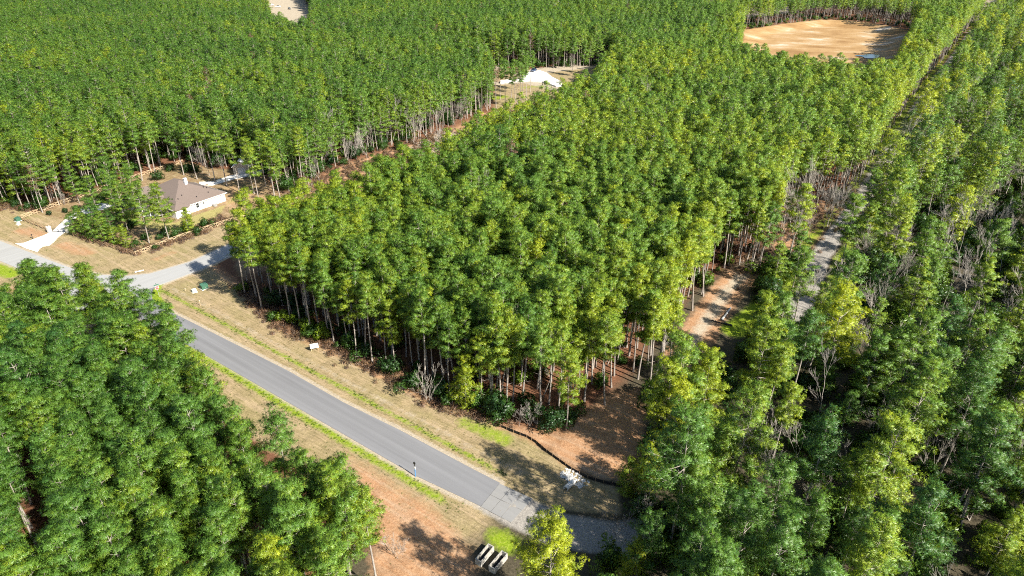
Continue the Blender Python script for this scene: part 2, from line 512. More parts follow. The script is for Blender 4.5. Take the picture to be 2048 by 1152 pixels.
# ------------------------------------------------------------------ ground sheet
def axis(parts):
    out = []
    for a, b2, st in parts:
        out += list(np.arange(a, b2, st))
    return np.array(out)
gx = axis([(-6000, -1000, 1000), (-1000, -560, 40), (-560, -145, 6), (-145, 90, 0.72), (90, 330, 3.2), (330, 620, 7), (620, 1000, 40), (1000, 6001, 1000)])
gy = axis([(-3000, -200, 700), (-200, 30, 20), (30, 46, 3), (46, 240, 0.72), (240, 620, 3.2), (620, 860, 8), (860, 1400, 60), (1400, 9001, 900)])
GX, GY = np.meshgrid(gx, gy)
GP = np.stack([GX.ravel(), GY.ravel()], 1)
gz = terrain(GP)
jit = np.sin(GP[:, 0] * 2.7 + np.sin(GP[:, 1] * 1.9) * 2) * np.sin(GP[:, 1] * 3.1 + 1.3) * 0.045 + 0.05 * np.sin(GP[:, 0] * 0.9 + 2 * np.sin(GP[:, 1] * .55))
s_, d_ = road_sd(GP)
on_pave = (sdf(GP, LIGHT_ROAD) < 1.2) | (sdf(GP, DARK_ROAD) < 1.2) | (sdf(GP, DRIVE) < 1.0)
gz = np.where(on_pave, 0.0, gz + jit)
soft = lambda sd, w: np.clip(0.5 - sd / w, 0, 1)
band = lambda d, a, b2, w: np.clip(np.minimum(d - a, b2 - d) / w + 0.5, 0, 1)
along = np.clip((s_ + 26) / 8, 0, 1) * np.clip((86 - s_) / 6, 0, 1)
tan_m = np.maximum.reduce([soft(sdf(GP, VERGE), 2.0), soft(sdf(GP, FRONTYARD), 2.0), soft(sdf(GP, WESTV), 2.5), band(d_, -13.5, 0, 3.0) * along, soft(sdf(GP, YARD), 3) * 0.56, soft(sdf(GP, CUL), 8) * 0.8, soft(sdf(GP, GAP), 6) * np.clip((-58 - GP[:, 0]) / 10, 0, 0.8)])
green_m = np.maximum.reduce([
    band(d_, 4.1, 5.2, 1.2) * np.clip((s_ + 22) / 8, 0, 1) * np.clip((84 - s_) / 3, 0, 1) * 0.78,
    band(d_, -5.8, -4.2, 1.6) * np.clip((s_ + 18) / 6, 0, 1) * np.clip((70 - s_) / 6, 0, 1) * 0.82,
    soft(ldist(GP, gps([(316, 572), (309, 588), (318, 604), (337, 616)])) - 1.0, 1.6) * 0.95,
    soft(ldist(GP, gps([(330, 563), (410, 532)])) - 0.8, 1.6) * 0.75,
    soft(ldist(GP, gps([(-10, 535), (25, 548)])) - 2.2, 3.0) * 0.85,
    soft(ldist(GP, gps([(995, 1075), (1020, 1090)])) - 2.0, 3.0) * 0.75,
    soft(ldist(GP, gps([(1470, 660), (1500, 640), (1530, 612)])) - 3.0, 3.0) * 0.9,
    soft(ldist(GP, gps([(930, 842), (1010, 875)])) - 2.0, 3.0) * 0.62,
    soft(ldist(GP, gps([(985, 196), (1005, 193)])) - 4.0, 6.0) * 0.72,
    soft(ldist(GP, gps([(1045, 176), (1085, 173)])) - 2.5, 5.0) * 0.62,
    soft(ldist(GP, gps([(1790, 290), (1830, 230)])) - 9, 9.0) * 0.5,
    band(ldist(GP, TRACK), 2.8, 6.5, 2.0) * 0.62, band(sdf(GP, POND), -9, -2, 6.0) * 0.5])
RED_PATCHES = [(gps([(45, 461), (95, 472)]), 2.6), (gps([(125, 490), (175, 505)]), 2.6), (gps([(310, 518), (345, 505)]), 1.2), (gps([(70, 590), (40, 575)]), 2.6), (gps([(140, 655), (160, 668)]), 4.0)]
red_m = np.maximum.reduce([soft(sdf(GP, SOILBANK), 3.5), soft(sdf(GP, GAP), 6) * np.clip((GP[:, 0] + 78) / 25, 0.5, 0.8), soft(sdf(GP, BARE), 5) * 0.7, soft(ldist(GP, BREAK) - 3.6, 3.0),
                           soft(sdf(GP, gps([(690, 905), (745, 935), (800, 975), (870, 1010), (905, 1045), (940, 1085), (965, 1152), (950, 1240), (740, 1240), (735, 1080), (715, 960)])), 3.0) * 0.72,
                           soft(ldist(GP, EDGE) - 1.2, 3.0) * 0.75] + [soft(ldist(GP, l) - r, 3.4) * 0.64 for l, r in RED_PATCHES])
sdl, sdd = sdf(GP, LIGHT_ROAD), sdf(GP, DARK_ROAD)
sand_m = np.maximum.reduce([band(np.minimum(sdl, sdd), -1, 0.75, 0.9), band(d_, 5.7, 7.2, 1.4) * along * 0.52, soft(sdf(GP, TOPCLEAR), 8), soft(sdf(GP, FARSAND), 8) * 0.9,
                            soft(ldist(GP, gps([(1125, 178), (1075, 165), (1055, 150), (1090, 140), (1180, 128)])) - 7, 5.0),
                            soft(ldist(GP, gps([(985, 168), (1075, 162)])) - 4, 4.0), soft(ldist(GP, gps([(870, 112), (930, 120), (985, 136)])) - 7, 5.0),
                            soft(ldist(GP, gps([(845, 300), (900, 270)])) - 7, 6.0) * 0.75, soft(ldist(GP, TOPROAD) - 9, 5.0), soft(ldist(GP, TRACK[1:5]) - 2.2, 2.6) * 0.8, soft(ldist(GP, BREAK) - 2.2, 3.0) * 0.62,
                            soft(ldist(GP, gps([(480, 655), (560, 705), (640, 748), (720, 790), (820, 845), (930, 905), (1010, 950)])) - 0.1, 1.6) * 0.72, soft(ldist(GP, gps([(640, 700), (700, 728), (780, 772), (850, 806)])) - 0.4, 2.0) * 0.66, soft(ldist(GP, gps([(820, 830), (960, 880), (1080, 940)])) - 0.1, 1.4) * 0.62])
grav_m = np.maximum.reduce([soft(ldist(GP, TRACK) - 2.4, 2.2), soft(ldist(GP, ROADEND) - 3.0, 2.2), soft(ldist(GP, TOPROAD) - 3.5, 2.5)])
lawn_m = soft(sdf(GP, LAWN), 2.5) * 0.95
clay_m = soft(sdf(GP, POND) + 1 + 2.5 * np.sin(GP[:, 0] / 9 + GP[:, 1] / 13), 6.0)
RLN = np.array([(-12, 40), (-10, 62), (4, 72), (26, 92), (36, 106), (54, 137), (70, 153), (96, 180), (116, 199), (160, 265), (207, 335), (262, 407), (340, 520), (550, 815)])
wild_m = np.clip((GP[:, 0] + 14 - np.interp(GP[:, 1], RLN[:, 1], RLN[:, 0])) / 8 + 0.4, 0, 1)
nx, ny = len(gx), len(gy)
ii = np.arange(nx * ny).reshape(ny, nx)
q = np.stack([ii[:-1, :-1], ii[:-1, 1:], ii[1:, 1:], ii[1:, :-1]], -1).reshape(-1, 4)
tri = np.concatenate([q[:, [0, 1, 2]], q[:, [0, 2, 3]]])
gm = mesh_np("ground", np.column_stack([GP, gz]), tri, ["ground_cover"])
for nm, chans in (("cover_a", (tan_m, green_m, red_m, clay_m)), ("cover_b", (sand_m, lawn_m, grav_m, wild_m))):
    at = gm.attributes.new(nm, 'FLOAT_COLOR', 'POINT')
    at.data.foreach_set("color", np.stack(chans, 1).astype(np.float32).ravel())
gm.polygons.foreach_set("use_smooth", np.ones(len(gm.polygons), bool))
ground = tag(obj("ground", gm), kind="structure")

def sheet(name, poly, z, mat, kind="structure", thick=0.1):
    bm = bmesh.new()
    vs = [bm.verts.new((x, y, z)) for x, y in poly]
    f = bm.faces.new(vs)
    if f.normal.z < 0:
        f.normal_flip()
    r = bmesh.ops.extrude_face_region(bm, geom=[f])
    for v in [g for g in r["geom"] if isinstance(g, bmesh.types.BMVert)]:
        v.co.z += 0.0
    for v in vs:
        v.co.z -= thick
    bmesh.ops.triangulate(bm, faces=list(bm.faces))
    bmesh.ops.recalc_face_normals(bm, faces=bm.faces)
    me = bpy.data.meshes.new(name)
    bm.to_mesh(me); bm.free()
    me.materials.append(MATS[mat])
    o = obj(name, me)
    if kind:
        tag(o, kind=kind)
    return o

sheet("cross_road", LIGHT_ROAD, 0.05, "asphalt_light")
sheet("paved_road", DARK_ROAD, 0.046, "asphalt_dark")
drv = sheet("driveway", DRIVE, 0.07, "driveway_concrete")
sheet("yard_path", gps([(398, 364), (425, 363), (465, 350), (505, 344), (530, 338), (530, 345), (500, 353), (470, 358), (425, 371), (400, 371)]), 0.06, "driveway_concrete")
sheet("turning_circle", gps([(1050, 153), (1060, 146), (1080, 144), (1094, 149), (1104, 157), (1122, 166), (1126, 174), (1112, 175), (1085, 166), (1055, 164), (1000, 168), (1000, 164), (1042, 160)]), 0.9, "driveway_concrete", thick=1.6)
# pale slabs at the end of the asphalt, cast in bays
apron = tag(bpy.data.objects.new("road_apron", None), kind="structure"); link(apron)
c0 = Vector(gp(999, 967)); c1 = Vector(gp(961, 1013.5)); c2 = Vector(gp(1022, 1046)); c3 = Vector(gp(1066, 998))
for i in range(3):
    for j in range(2):
        def pt(a, b2):
            return c0.lerp(c3, a).lerp(c1.lerp(c2, a), b2)
        g_ = 0.006
        a0, a1, b0, b1 = i / 3 + g_, (i + 1) / 3 - g_, j / 2 + g_, (j + 1) / 2 - g_
        mb = MB()
        zt_ = 0.052 + 0.006 * ((i * 2 + j) % 3)
        pts = [pt(a0, b0), pt(a1, b0), pt(a1, b1), pt(a0, b1)]
        mb.poly([(p_.x, p_.y, -0.05) for p_ in pts] + [(p_.x, p_.y, zt_) for p_ in pts], [(0, 1, 2, 3), (4, 5, 6, 7), (0, 1, 5, 4), (1, 2, 6, 5), (2, 3, 7, 6), (3, 0, 4, 7)])
        mb.build("slab", "slab_grey", apron)
# puddle in the dry basin
px_, py_ = gp(1742, 113, -2.3)
mb = MB()
rim = [(px_ + (9 + 3 * math.sin(3 * a + 1)) * math.cos(a), py_ + (6.5 + 2 * math.sin(2 * a)) * math.sin(a)) for a in np.linspace(0, 2 * math.pi, 28, endpoint=False)]
zp = sorted(tz(x, y) for x, y in rim)[19] + 0.03
mb.poly([(x, y, zp) for x, y in rim], [tuple(range(28))])
tag(mb.build("puddle_water", "puddle_water"), kind="structure")

# ------------------------------------------------------------------ plants
def unit(v):
    return v / np.maximum(np.linalg.norm(v, axis=-1, keepdims=True), 1e-9)

def tubes(lines, sides=4):
    """round tapering tubes along polylines: list of (points, radii)"""
    V, F, off = [], [], 0
    ang = np.linspace(0, 2 * math.pi, sides, endpoint=False)
    for P, Rr in lines:
        P = np.asarray(P, float); n = len(P)
        tg = unit(np.gradient(P, axis=0))
        ref = np.where(np.abs(tg[:, 2:3]) > 0.9, np.array([[1.0, 0, 0]]), np.array([[0, 0, 1.0]]))
        a = unit(np.cross(tg, ref)); b2 = np.cross(tg, a)
        ring = P[:, None] + np.asarray(Rr, float)[:, None, None] * (np.cos(ang)[None, :, None] * a[:, None] + np.sin(ang)[None, :, None] * b2[:, None])
        V.append(ring.reshape(-1, 3))
        for i in range(n - 1):
            for k in range(sides):
                k2 = (k + 1) % sides
                p0, p1, p2, p3 = off + i * sides + k, off + i * sides + k2, off + (i + 1) * sides + k2, off + (i + 1) * sides + k
                F += [(p0, p1, p2), (p0, p2, p3)]
        off += n * sides
    return np.concatenate(V), np.array(F, np.int32)

def tufts(r, C, D, out, size, k, width, shade):
    """needle or leaf sprays: k slim triangles from each centre"""
    n = len(C)
    d = unit(D[:, None] * 0.55 + unit(r.normal(size=(n, k, 3))) * 0.95 + np.array([0, 0, 0.22]))
    L = size[:, None, None] * r.uniform(0.7, 1.15, (n, k, 1))
    sd = unit(np.cross(d, r.normal(size=(n, k, 3)))) * (width * r.uniform(0.7, 1.3, (n, k, 1))) * L
    p0 = C[:, None] + d * 0.05 * L
    p1 = C[:, None] + d * 0.55 * L + sd
    p2 = C[:, None] + d * L
    V = np.stack([p0, p1, p2], 2).reshape(-1, 3)
    nr = unit(d * 0.70 + out[:, None] * 0.75 + np.array([0, 0, 0.10])).reshape(-1, 3)
    F = np.arange(len(V), dtype=np.int32).reshape(-1, 3)
    g = np.cross(V[F[:, 1]] - V[F[:, 0]], V[F[:, 2]] - V[F[:, 0]])
    flip = (g * nr).sum(1) < 0
    F[flip] = F[flip][:, [0, 2, 1]]
    sh = np.repeat(shade, k * 3)
    return V, F, np.repeat(nr, 3, 0), sh

def pine(seed, H, cb, Rc, pads, tpp, nsize, k, top=0.75, wood_sides=7, wid=0.15):
    """one pine: bole and boughs (wood), needle sprays held in flat pads at the bough ends (crown)"""
    r = np.random.default_rng(seed)
    zs = np.linspace(0, H, 9)
    lean = r.normal(0, 0.014, 2); ph = r.uniform(0, 6.28, 2); am = r.uniform(0.05, 0.18, 2)
    axis_ = lambda z: np.stack([lean[0] * z + am[0] * np.sin(z / 3.1 + ph[0]), lean[1] * z + am[1] * np.sin(z / 3.7 + ph[1]), z], -1)
    r0 = 0.0085 * H + 0.02
    wood = [(axis_(zs), r0 * (1 - 0.88 * (zs / H) ** 1.1) * np.where(zs == 0, 1.3, 1))]
    C, D, O, Sz, Sh = [], [], [], [], []
    for _ in range(r.integers(2, 6)):                           # dead stubs below the crown
        zz = r.uniform(0.3, 1.0) * cb * H; a = r.uniform(0, 6.28); q = axis_(np.array([zz]))[0]
        ll = r.uniform(0.4, 1.4)
        wood.append(([q, q + np.array([math.cos(a), math.sin(a), 0.25]) * ll], [0.03, 0.012]))
    az = r.uniform(0, 6.28)
    lob = r.uniform(0, 6.28, 3)
    z = cb * H
    zmid = H * (cb + 0.40 * (1 - cb))
    while z < H * 0.975:
        tt = (z - cb * H) / (H * (1 - cb))
        prof = max(0.16, (1 - tt ** 1.5)) ** top * (0.60 + 0.40 * min(1, tt / 0.25))
        for _ in range(r.integers(2, 5)):
            az += 2.399 + r.normal(0, 0.45)
            L = max(0.5, Rc * prof * r.uniform(0.50, 1.18) * (1 + 0.22 * math.sin(az + lob[0]) * math.cos(2 * tt + lob[1])))
            el = -0.16 + 0.95 * tt ** 1.3 + r.normal(0, 0.12)
            st = axis_(np.array([z]))[0]
            h = np.array([math.cos(az), math.sin(az), 0])
            side = np.cross(h, [0, 0, 1])
            sgs = np.linspace(0, 1, 4)
            pts = st + np.outer(sgs * L * math.cos(el), h) + np.outer(sgs * L * math.sin(el) + 0.20 * L * sgs ** 2, [0, 0, 1]) + np.outer(sgs ** 2 * r.normal(0, 0.12) * L, side)
            wood.append((pts, (0.020 + 0.013 * L) * np.array([1, 0.75, 0.5, 0.22])))
            npad = max(1, int(round(pads * (0.5 + 0.75 * L))))
            for q_ in range(npad):
                s = 1.0 if q_ == 0 else r.uniform(0.35, 1.0)
                b0 = np.array([np.interp(s, sgs, pts[:, i]) for i in range(3)])
                off = r.normal(0, 0.34) * (0.25 + s) * (0.3 + 0.32 * L)
                pc = b0 + side * off + h * abs(off) * 0.25 + np.array([0, 0, r.uniform(0.02, 0.22)])
                if q_ and abs(off) > 0.25:
                    wood.append(([b0, (b0 + pc) / 2 + np.array([0, 0, -0.03]), pc], [0.022, 0.016, 0.008]))
                n = max(3, int(tpp * r.uniform(0.7, 1.35)))
                pr = r.uniform(0.23, 0.40) * (0.8 + 0.12 * L)
                loc = r.normal(size=(n, 3)) * np.array([pr, pr, pr * 0.30])
                c = pc + loc
                C.append(c)
                D.append(unit(h[None] * 0.5 + unit(loc + 1e-6) * 0.6 + np.array([0, 0, 0.5])))
                ax = np.array([*(pc[:2] - st[:2]), (pc[2] - zmid) * 0.8])
                O.append(unit(unit(ax)[None] * 0.55 + loc / pr * 0.50 + np.array([0, 0, 0.45])))
                Sz.append(nsize * r.uniform(0.7, 1.25, n))
                Sh.append(np.clip(r.normal(0.5, 0.24) + r.normal(0, 0.12, n), 0, 1))
        z += r.uniform(0.50, 0.95)
    tip = axis_(np.array([H]))[0]
    n = int(2.2 * tpp)
    C.append(tip + r.normal(0, 0.26, (n, 3)) - np.array([0, 0, 0.45])); D.append(np.tile([0, 0, 1.0], (n, 1))); O.append(unit(r.normal(0, 0.5, (n, 3)) + np.array([0, 0, 1.0])))
    Sz.append(np.full(n, nsize)); Sh.append(np.full(n, 0.6))
    C, D, O, Sz, Sh = map(np.concatenate, (C, D, O, Sz, Sh))
    fo = tufts(r, C, D, O, Sz, k, wid, Sh)
    w1 = tubes(wood[:1], wood_sides); w2 = tubes(wood[1:], 3)
    wv = np.concatenate([w1[0], w2[0]]); wf = np.concatenate([w1[1], w2[1] + len(w1[0])])
    return (wv, wf), fo

def bush(seed, Rx, Rz, n, size, k, lumps=7):
    """evergreen shrub: several leafy lobes on short stems"""
    r = np.random.default_rng(seed)
    cen = np.column_stack([r.normal(0, 0.42 * Rx, (lumps, 2)), r.uniform(0.45, 0.95, lumps) * Rz])
    cen[0] = (0, 0, Rz)
    rad = r.uniform(0.35, 0.6, lumps) * Rx
    who = r.integers(0, lumps, n)
    dr = unit(r.normal(size=(n, 3)))
    C = cen[who] + dr * (rad[who] * r.uniform(0.55, 1.05, n))[:, None]
    C[:, 2] = np.abs(C[:, 2]) * np.where(C[:, 2] < 0.1, 0.4, 1) + 0.05
    lump_sh = r.random(lumps)
    fo = tufts(r, C, dr, dr, size * r.uniform(0.7, 1.3, n), k, 0.26, np.clip(lump_sh[who] * 0.6 + 0.2 + r.normal(0, 0.15, n), 0, 1))
    lines = [([(0.05 * math.cos(i), 0.05 * math.sin(i), 0), cen[i] * [0.5, 0.5, 0.55], cen[i]], [0.045, 0.03, 0.012]) for i in range(lumps)]
    return tubes(lines, 3), fo

def bare(seed, H, spread, levels=5, stems=1, twig=0.011):
    """leafless hardwood: forks again and again into fine twigs"""
    r = np.random.default_rng(seed)
    lines = []
    def grow(p, d, L, rad, lev):
        n = 3
        pts = [p]
        dd = d
        for _ in range(n):
            dd = unit(dd + r.normal(0, 0.075, 3) + np.array([0, 0, 0.07]))
            pts.append(pts[-1] + dd * L / n)
        lines.append((pts, np.linspace(rad, max(rad * 0.6, twig), n + 1)))
        if lev == 0:
            return
        for c in range(r.integers(2, 5) if lev > 1 else r.integers(4, 7)):
            q = pts[-1] if c == 0 else pts[r.integers(1, n + 1)]
            nd = unit(dd + unit(r.normal(size=3)) * spread * r.uniform(0.5, 1.1))
            grow(q, nd, L * r.uniform(0.50, 0.80), max(rad * 0.52, twig), lev - 1)
    for s in range(stems):
        grow(np.array([r.normal(0, 0.15 * (stems > 1)), r.normal(0, 0.15 * (stems > 1)), 0.0]), unit(np.array([r.normal(0, 0.10 + 0.10 * (stems > 1)), r.normal(0, 0.10 + 0.10 * (stems > 1)), 1.0])), H * 0.36, 0.0075 * H / stems ** 0.5, levels)
    return tubes(lines, 3)

def wood_mesh(name, wd, mat):
    return mesh_np(name, wd[0], wd[1], [mat])
def leaf_mesh(name, fo, mat):
    return mesh_np(name, fo[0], fo[1], [mat], shade=fo[3], normals=fo[2])
def joined(name, wd, fo, wmat, fmat):
    n = len(wd[0])
    V = np.concatenate([wd[0], fo[0]]); F = np.concatenate([wd[1], fo[1] + n])
    e1 = wd[0][wd[1][:, 1]] - wd[0][wd[1][:, 0]]; e2 = wd[0][wd[1][:, 2]] - wd[0][wd[1][:, 0]]
    nr = np.zeros_like(wd[0]); fn = np.cross(e1, e2)
    for j in range(3):
        np.add.at(nr, wd[1][:, j], fn)
    return mesh_np(name, V, F, [wmat, fmat], np.r_[np.zeros(len(wd[1]), int), np.ones(len(fo[1]), int)], np.r_[np.full(n, 0.5), fo[3]], np.concatenate([unit(nr), fo[2]]))

# kinds of pine: 0-4 slender plantation, 5-7 fuller rows, 8-11 open-grown or wild, 12-13 young
SPEC = [(19.2, .55, 2.45), (20.2, .58, 2.35), (17.8, .53, 2.4), (20.4, .60, 2.5), (18.6, .51, 2.6), (18.2, .46, 2.95), (18.8, .44, 3.1), (19.8, .48, 2.9),
        (20.0, .34, 3.9), (21.5, .42, 4.4), (17.0, .26, 3.6), (18.5, .34, 4.2), (6.5, .08, 1.9), (9.0, .12, 2.3)]
NPK = 12                                              # grown kinds
NEAR = []
for i, (H, cb, rc) in enumerate(SPEC):
    NEAR.append(pine(100 + i, H, cb, rc, 2.7, 10, 0.38 if i < NPK else 0.33, 14, 0.55 if i < 8 else 0.52, 7, 0.105))
PINE_WOOD = [wood_mesh("pine_bole", w, "pine_bark") for w, f in NEAR]
PINE_LEAF = [leaf_mesh("pine_crown", f, "pine_needles") for w, f in NEAR]

# ---- where trees may stand
CLEAR = [(VERGE, 0.8), (SOILBANK, 1.6), (FRONTYARD, 1.5), (YARD, -1.0), (WESTV, 2.5), (GAP, 0.5), (CUL, 1.0), (POND, 0.0), (TOPCLEAR, 0.5), (FARSAND, 0.0), (BARE, 0.0), (LIGHT_ROAD, 7.0), (DARK_ROAD, 8.0), (OPENEND, 1.0), (VISTA, 0.5)]
def free_sd(P):
    """metres from the cleared land; below zero where no tree stands"""
    d = np.full(len(P), 1e9)
    for poly, mg in CLEAR:
        d = np.minimum(d, sdf(P, poly) - mg)
    d = np.minimum(d, ldist(P, TRACK) - np.interp(P[:, 1], [150, 220, 330], [3.6, 3.8, 4.6]))
    d = np.minimum(d, ldist(P, BREAK) - 3.6)
    d = np.minimum(d, ldist(P, TOPROAD) - 10)
    s, dd = road_sd(P)
    lim = np.interp(s, [-60, -22, -8, 2, 12, 30, 60, 90], [-9, -12, -19.5, -19.5, -16, -13.5, -13.5, -15])
    near = np.where((s > -25) & (s < 95), np.where(dd < 5, lim - dd, 1e9), 1e9)
    return np.minimum(d, near)
def in_view(P, m=26.0):
    x, y = P[:, 0], P[:, 1]
    dep = y * math.cos(R(PITCH)) + 75 * math.sin(R(PITCH))
    return (y > 34) & (y < 860) & (np.abs(x) < dep * 0.75 + m)
RIGHT_LINE = [(-12, 40), (-10, 62), (4, 72), (22, 96), (32, 108), (49, 137), (62, 153), (90, 180), (109, 199), (153, 265), (200, 335), (252, 407), (330, 520), (540, 815)]
RL = np.array(RIGHT_LINE)
def zone_of(P):
    """0 roadside rows, 1 standing block, 2 great plantation, 3 wild woods"""
    xr = np.interp(P[:, 1], RL[:, 1], RL[:, 0])
    s, d = road_sd(P)
    sp = np.array([(-75, 120), (-58, 140), (-45, 175), (-20, 215), (10, 250), (30, 300), (70, 380), (120, 420), (170, 620), (200, 900)])
    x2 = np.interp(P[:, 1], sp[:, 1], sp[:, 0])
    z = np.where(P[:, 0] < x2, 2, 1)
    z = np.where((d < 0) & (P[:, 1] < 135), 0, z)
    return np.where(P[:, 0] > xr, 3, z)
def rows(az, dr, ds, jr, js, seed, gap=None):
    r = np.random.default_rng(seed)
    a = np.array([math.cos(az), math.sin(az)]); b2 = np.array([-a[1], a[0]])
    nr = int(1500 / dr); ns = int(1700 / ds)
    I, J = np.meshgrid(np.arange(-nr // 2, nr // 2), np.arange(-ns // 2, ns // 2))
    I, J = I.ravel(), J.ravel()
    off = I * dr
    if gap:
        off = off + np.floor(I / gap[0]) * gap[1]
    n = len(I)
    P = np.array([0, 400]) + np.outer(off + r.normal(0, jr, n), b2) + np.outer(J * ds + (I % 2) * ds * 0.5 + r.normal(0, js, n), a)
    return P[in_view(P)]
AZR = R(-52)
cand = []
for zone, P in ((0, rows(AZR, 3.7, 3.1, 0.85, 0.9, 1, (3, 1.5))), (1, rows(R(-66), 3.1, 2.75, 0.75, 0.75, 2)), (2, rows(AZR, 3.25, 2.8, 0.5, 0.65, 3, (4, 1.1))), (3, rows(R(-17), 5.5, 5.0, 2.4, 2.4, 4))):
    P = P[zone_of(P) == zone]
    f = free_sd(P)
    ok = f > 0
    P, f = P[ok], f[ok]
    hol = np.minimum(sdf(P, HOLLOW), sdf(P, HOLLOW2)) < 0
    bp = (P[:, 1] > 545) & (P[:, 1] < 720) & (P[:, 0] > 150) & (P[:, 0] < 345)
    thin = 1 - 0.55 * (np.sin(P[:, 0] / 13 + 2 * np.sin(P[:, 1] / 17)) * np.sin(P[:, 1] / 11) > 0.45) * (zone == 3) - 0.72 * bp
    keep = rng.random(len(P)) < thin * np.where(hol, 0.24, {0: 0.95, 1: 0.95, 2: 0.96, 3: 0.88}[zone])
    cand.append((P[keep], f[keep], np.full(keep.sum(), zone)))
TP = np.concatenate([c[0] for c in cand]); TF = np.concatenate([c[1] for c in cand]); TZ = np.concatenate([c[2] for c in cand])
nT = len(TP)
kind = rng.integers(0, 5, nT)
kind = np.where((TZ == 0), rng.integers(4, 8, nT), kind)
kind = np.where((TZ != 0) & (rng.random(nT) < 0.14), rng.integers(5, 8, nT), kind)
wild = TZ == 3
low = (TF < 5) & (TZ == 2) & (rng.random(nT) < 0.35)
kind = np.where(low, np.where(rng.random(nT) < .5, 8, 10), kind)
kind = np.where(wild, np.where(rng.random(nT) < 0.66, rng.integers(8, 12, nT), rng.integers(0, 8, nT)), kind)
scl = np.where(wild, np.where(rng.random(nT) < 0.45, rng.uniform(0.9, 1.15, nT), rng.uniform(0.45, 0.9, nT)), np.clip(rng.normal(0.955, 0.085, nT), 0.66, 1.18))
scl = np.where(rng.random(nT) < 0.05, scl * 0.78, scl)
scl = np.where(TZ == 0, scl * 0.98, scl)
tint = np.clip(rng.normal(0.43, 0.085, nT) + np.where(rng.random(nT) < 0.05, 0.22, 0), 0.05, 0.95)
tint = np.where(TZ == 1, tint + 0.13, tint)
tint = np.where(wild, np.clip(rng.normal(0.42, 0.20, nT) + np.where(rng.random(nT) < 0.2, 0.35, 0), 0.04, 1.0), tint)
tint = np.clip(tint + 0.10 * (TF < 6) - 0.06 * np.clip((TP[:, 1] - 250) / 300, 0, 1), 0.02, 1)
rotz = rng.uniform(0, 6.283, nT)
tint = np.clip(tint + 0.06 * np.sin(TP[:, 0] / 23 + 1.7 * np.sin(TP[:, 1] / 31)) + 0.05 * np.sin(TP[:, 1] / 17 + TP[:, 0] / 41), 0.02, 1)

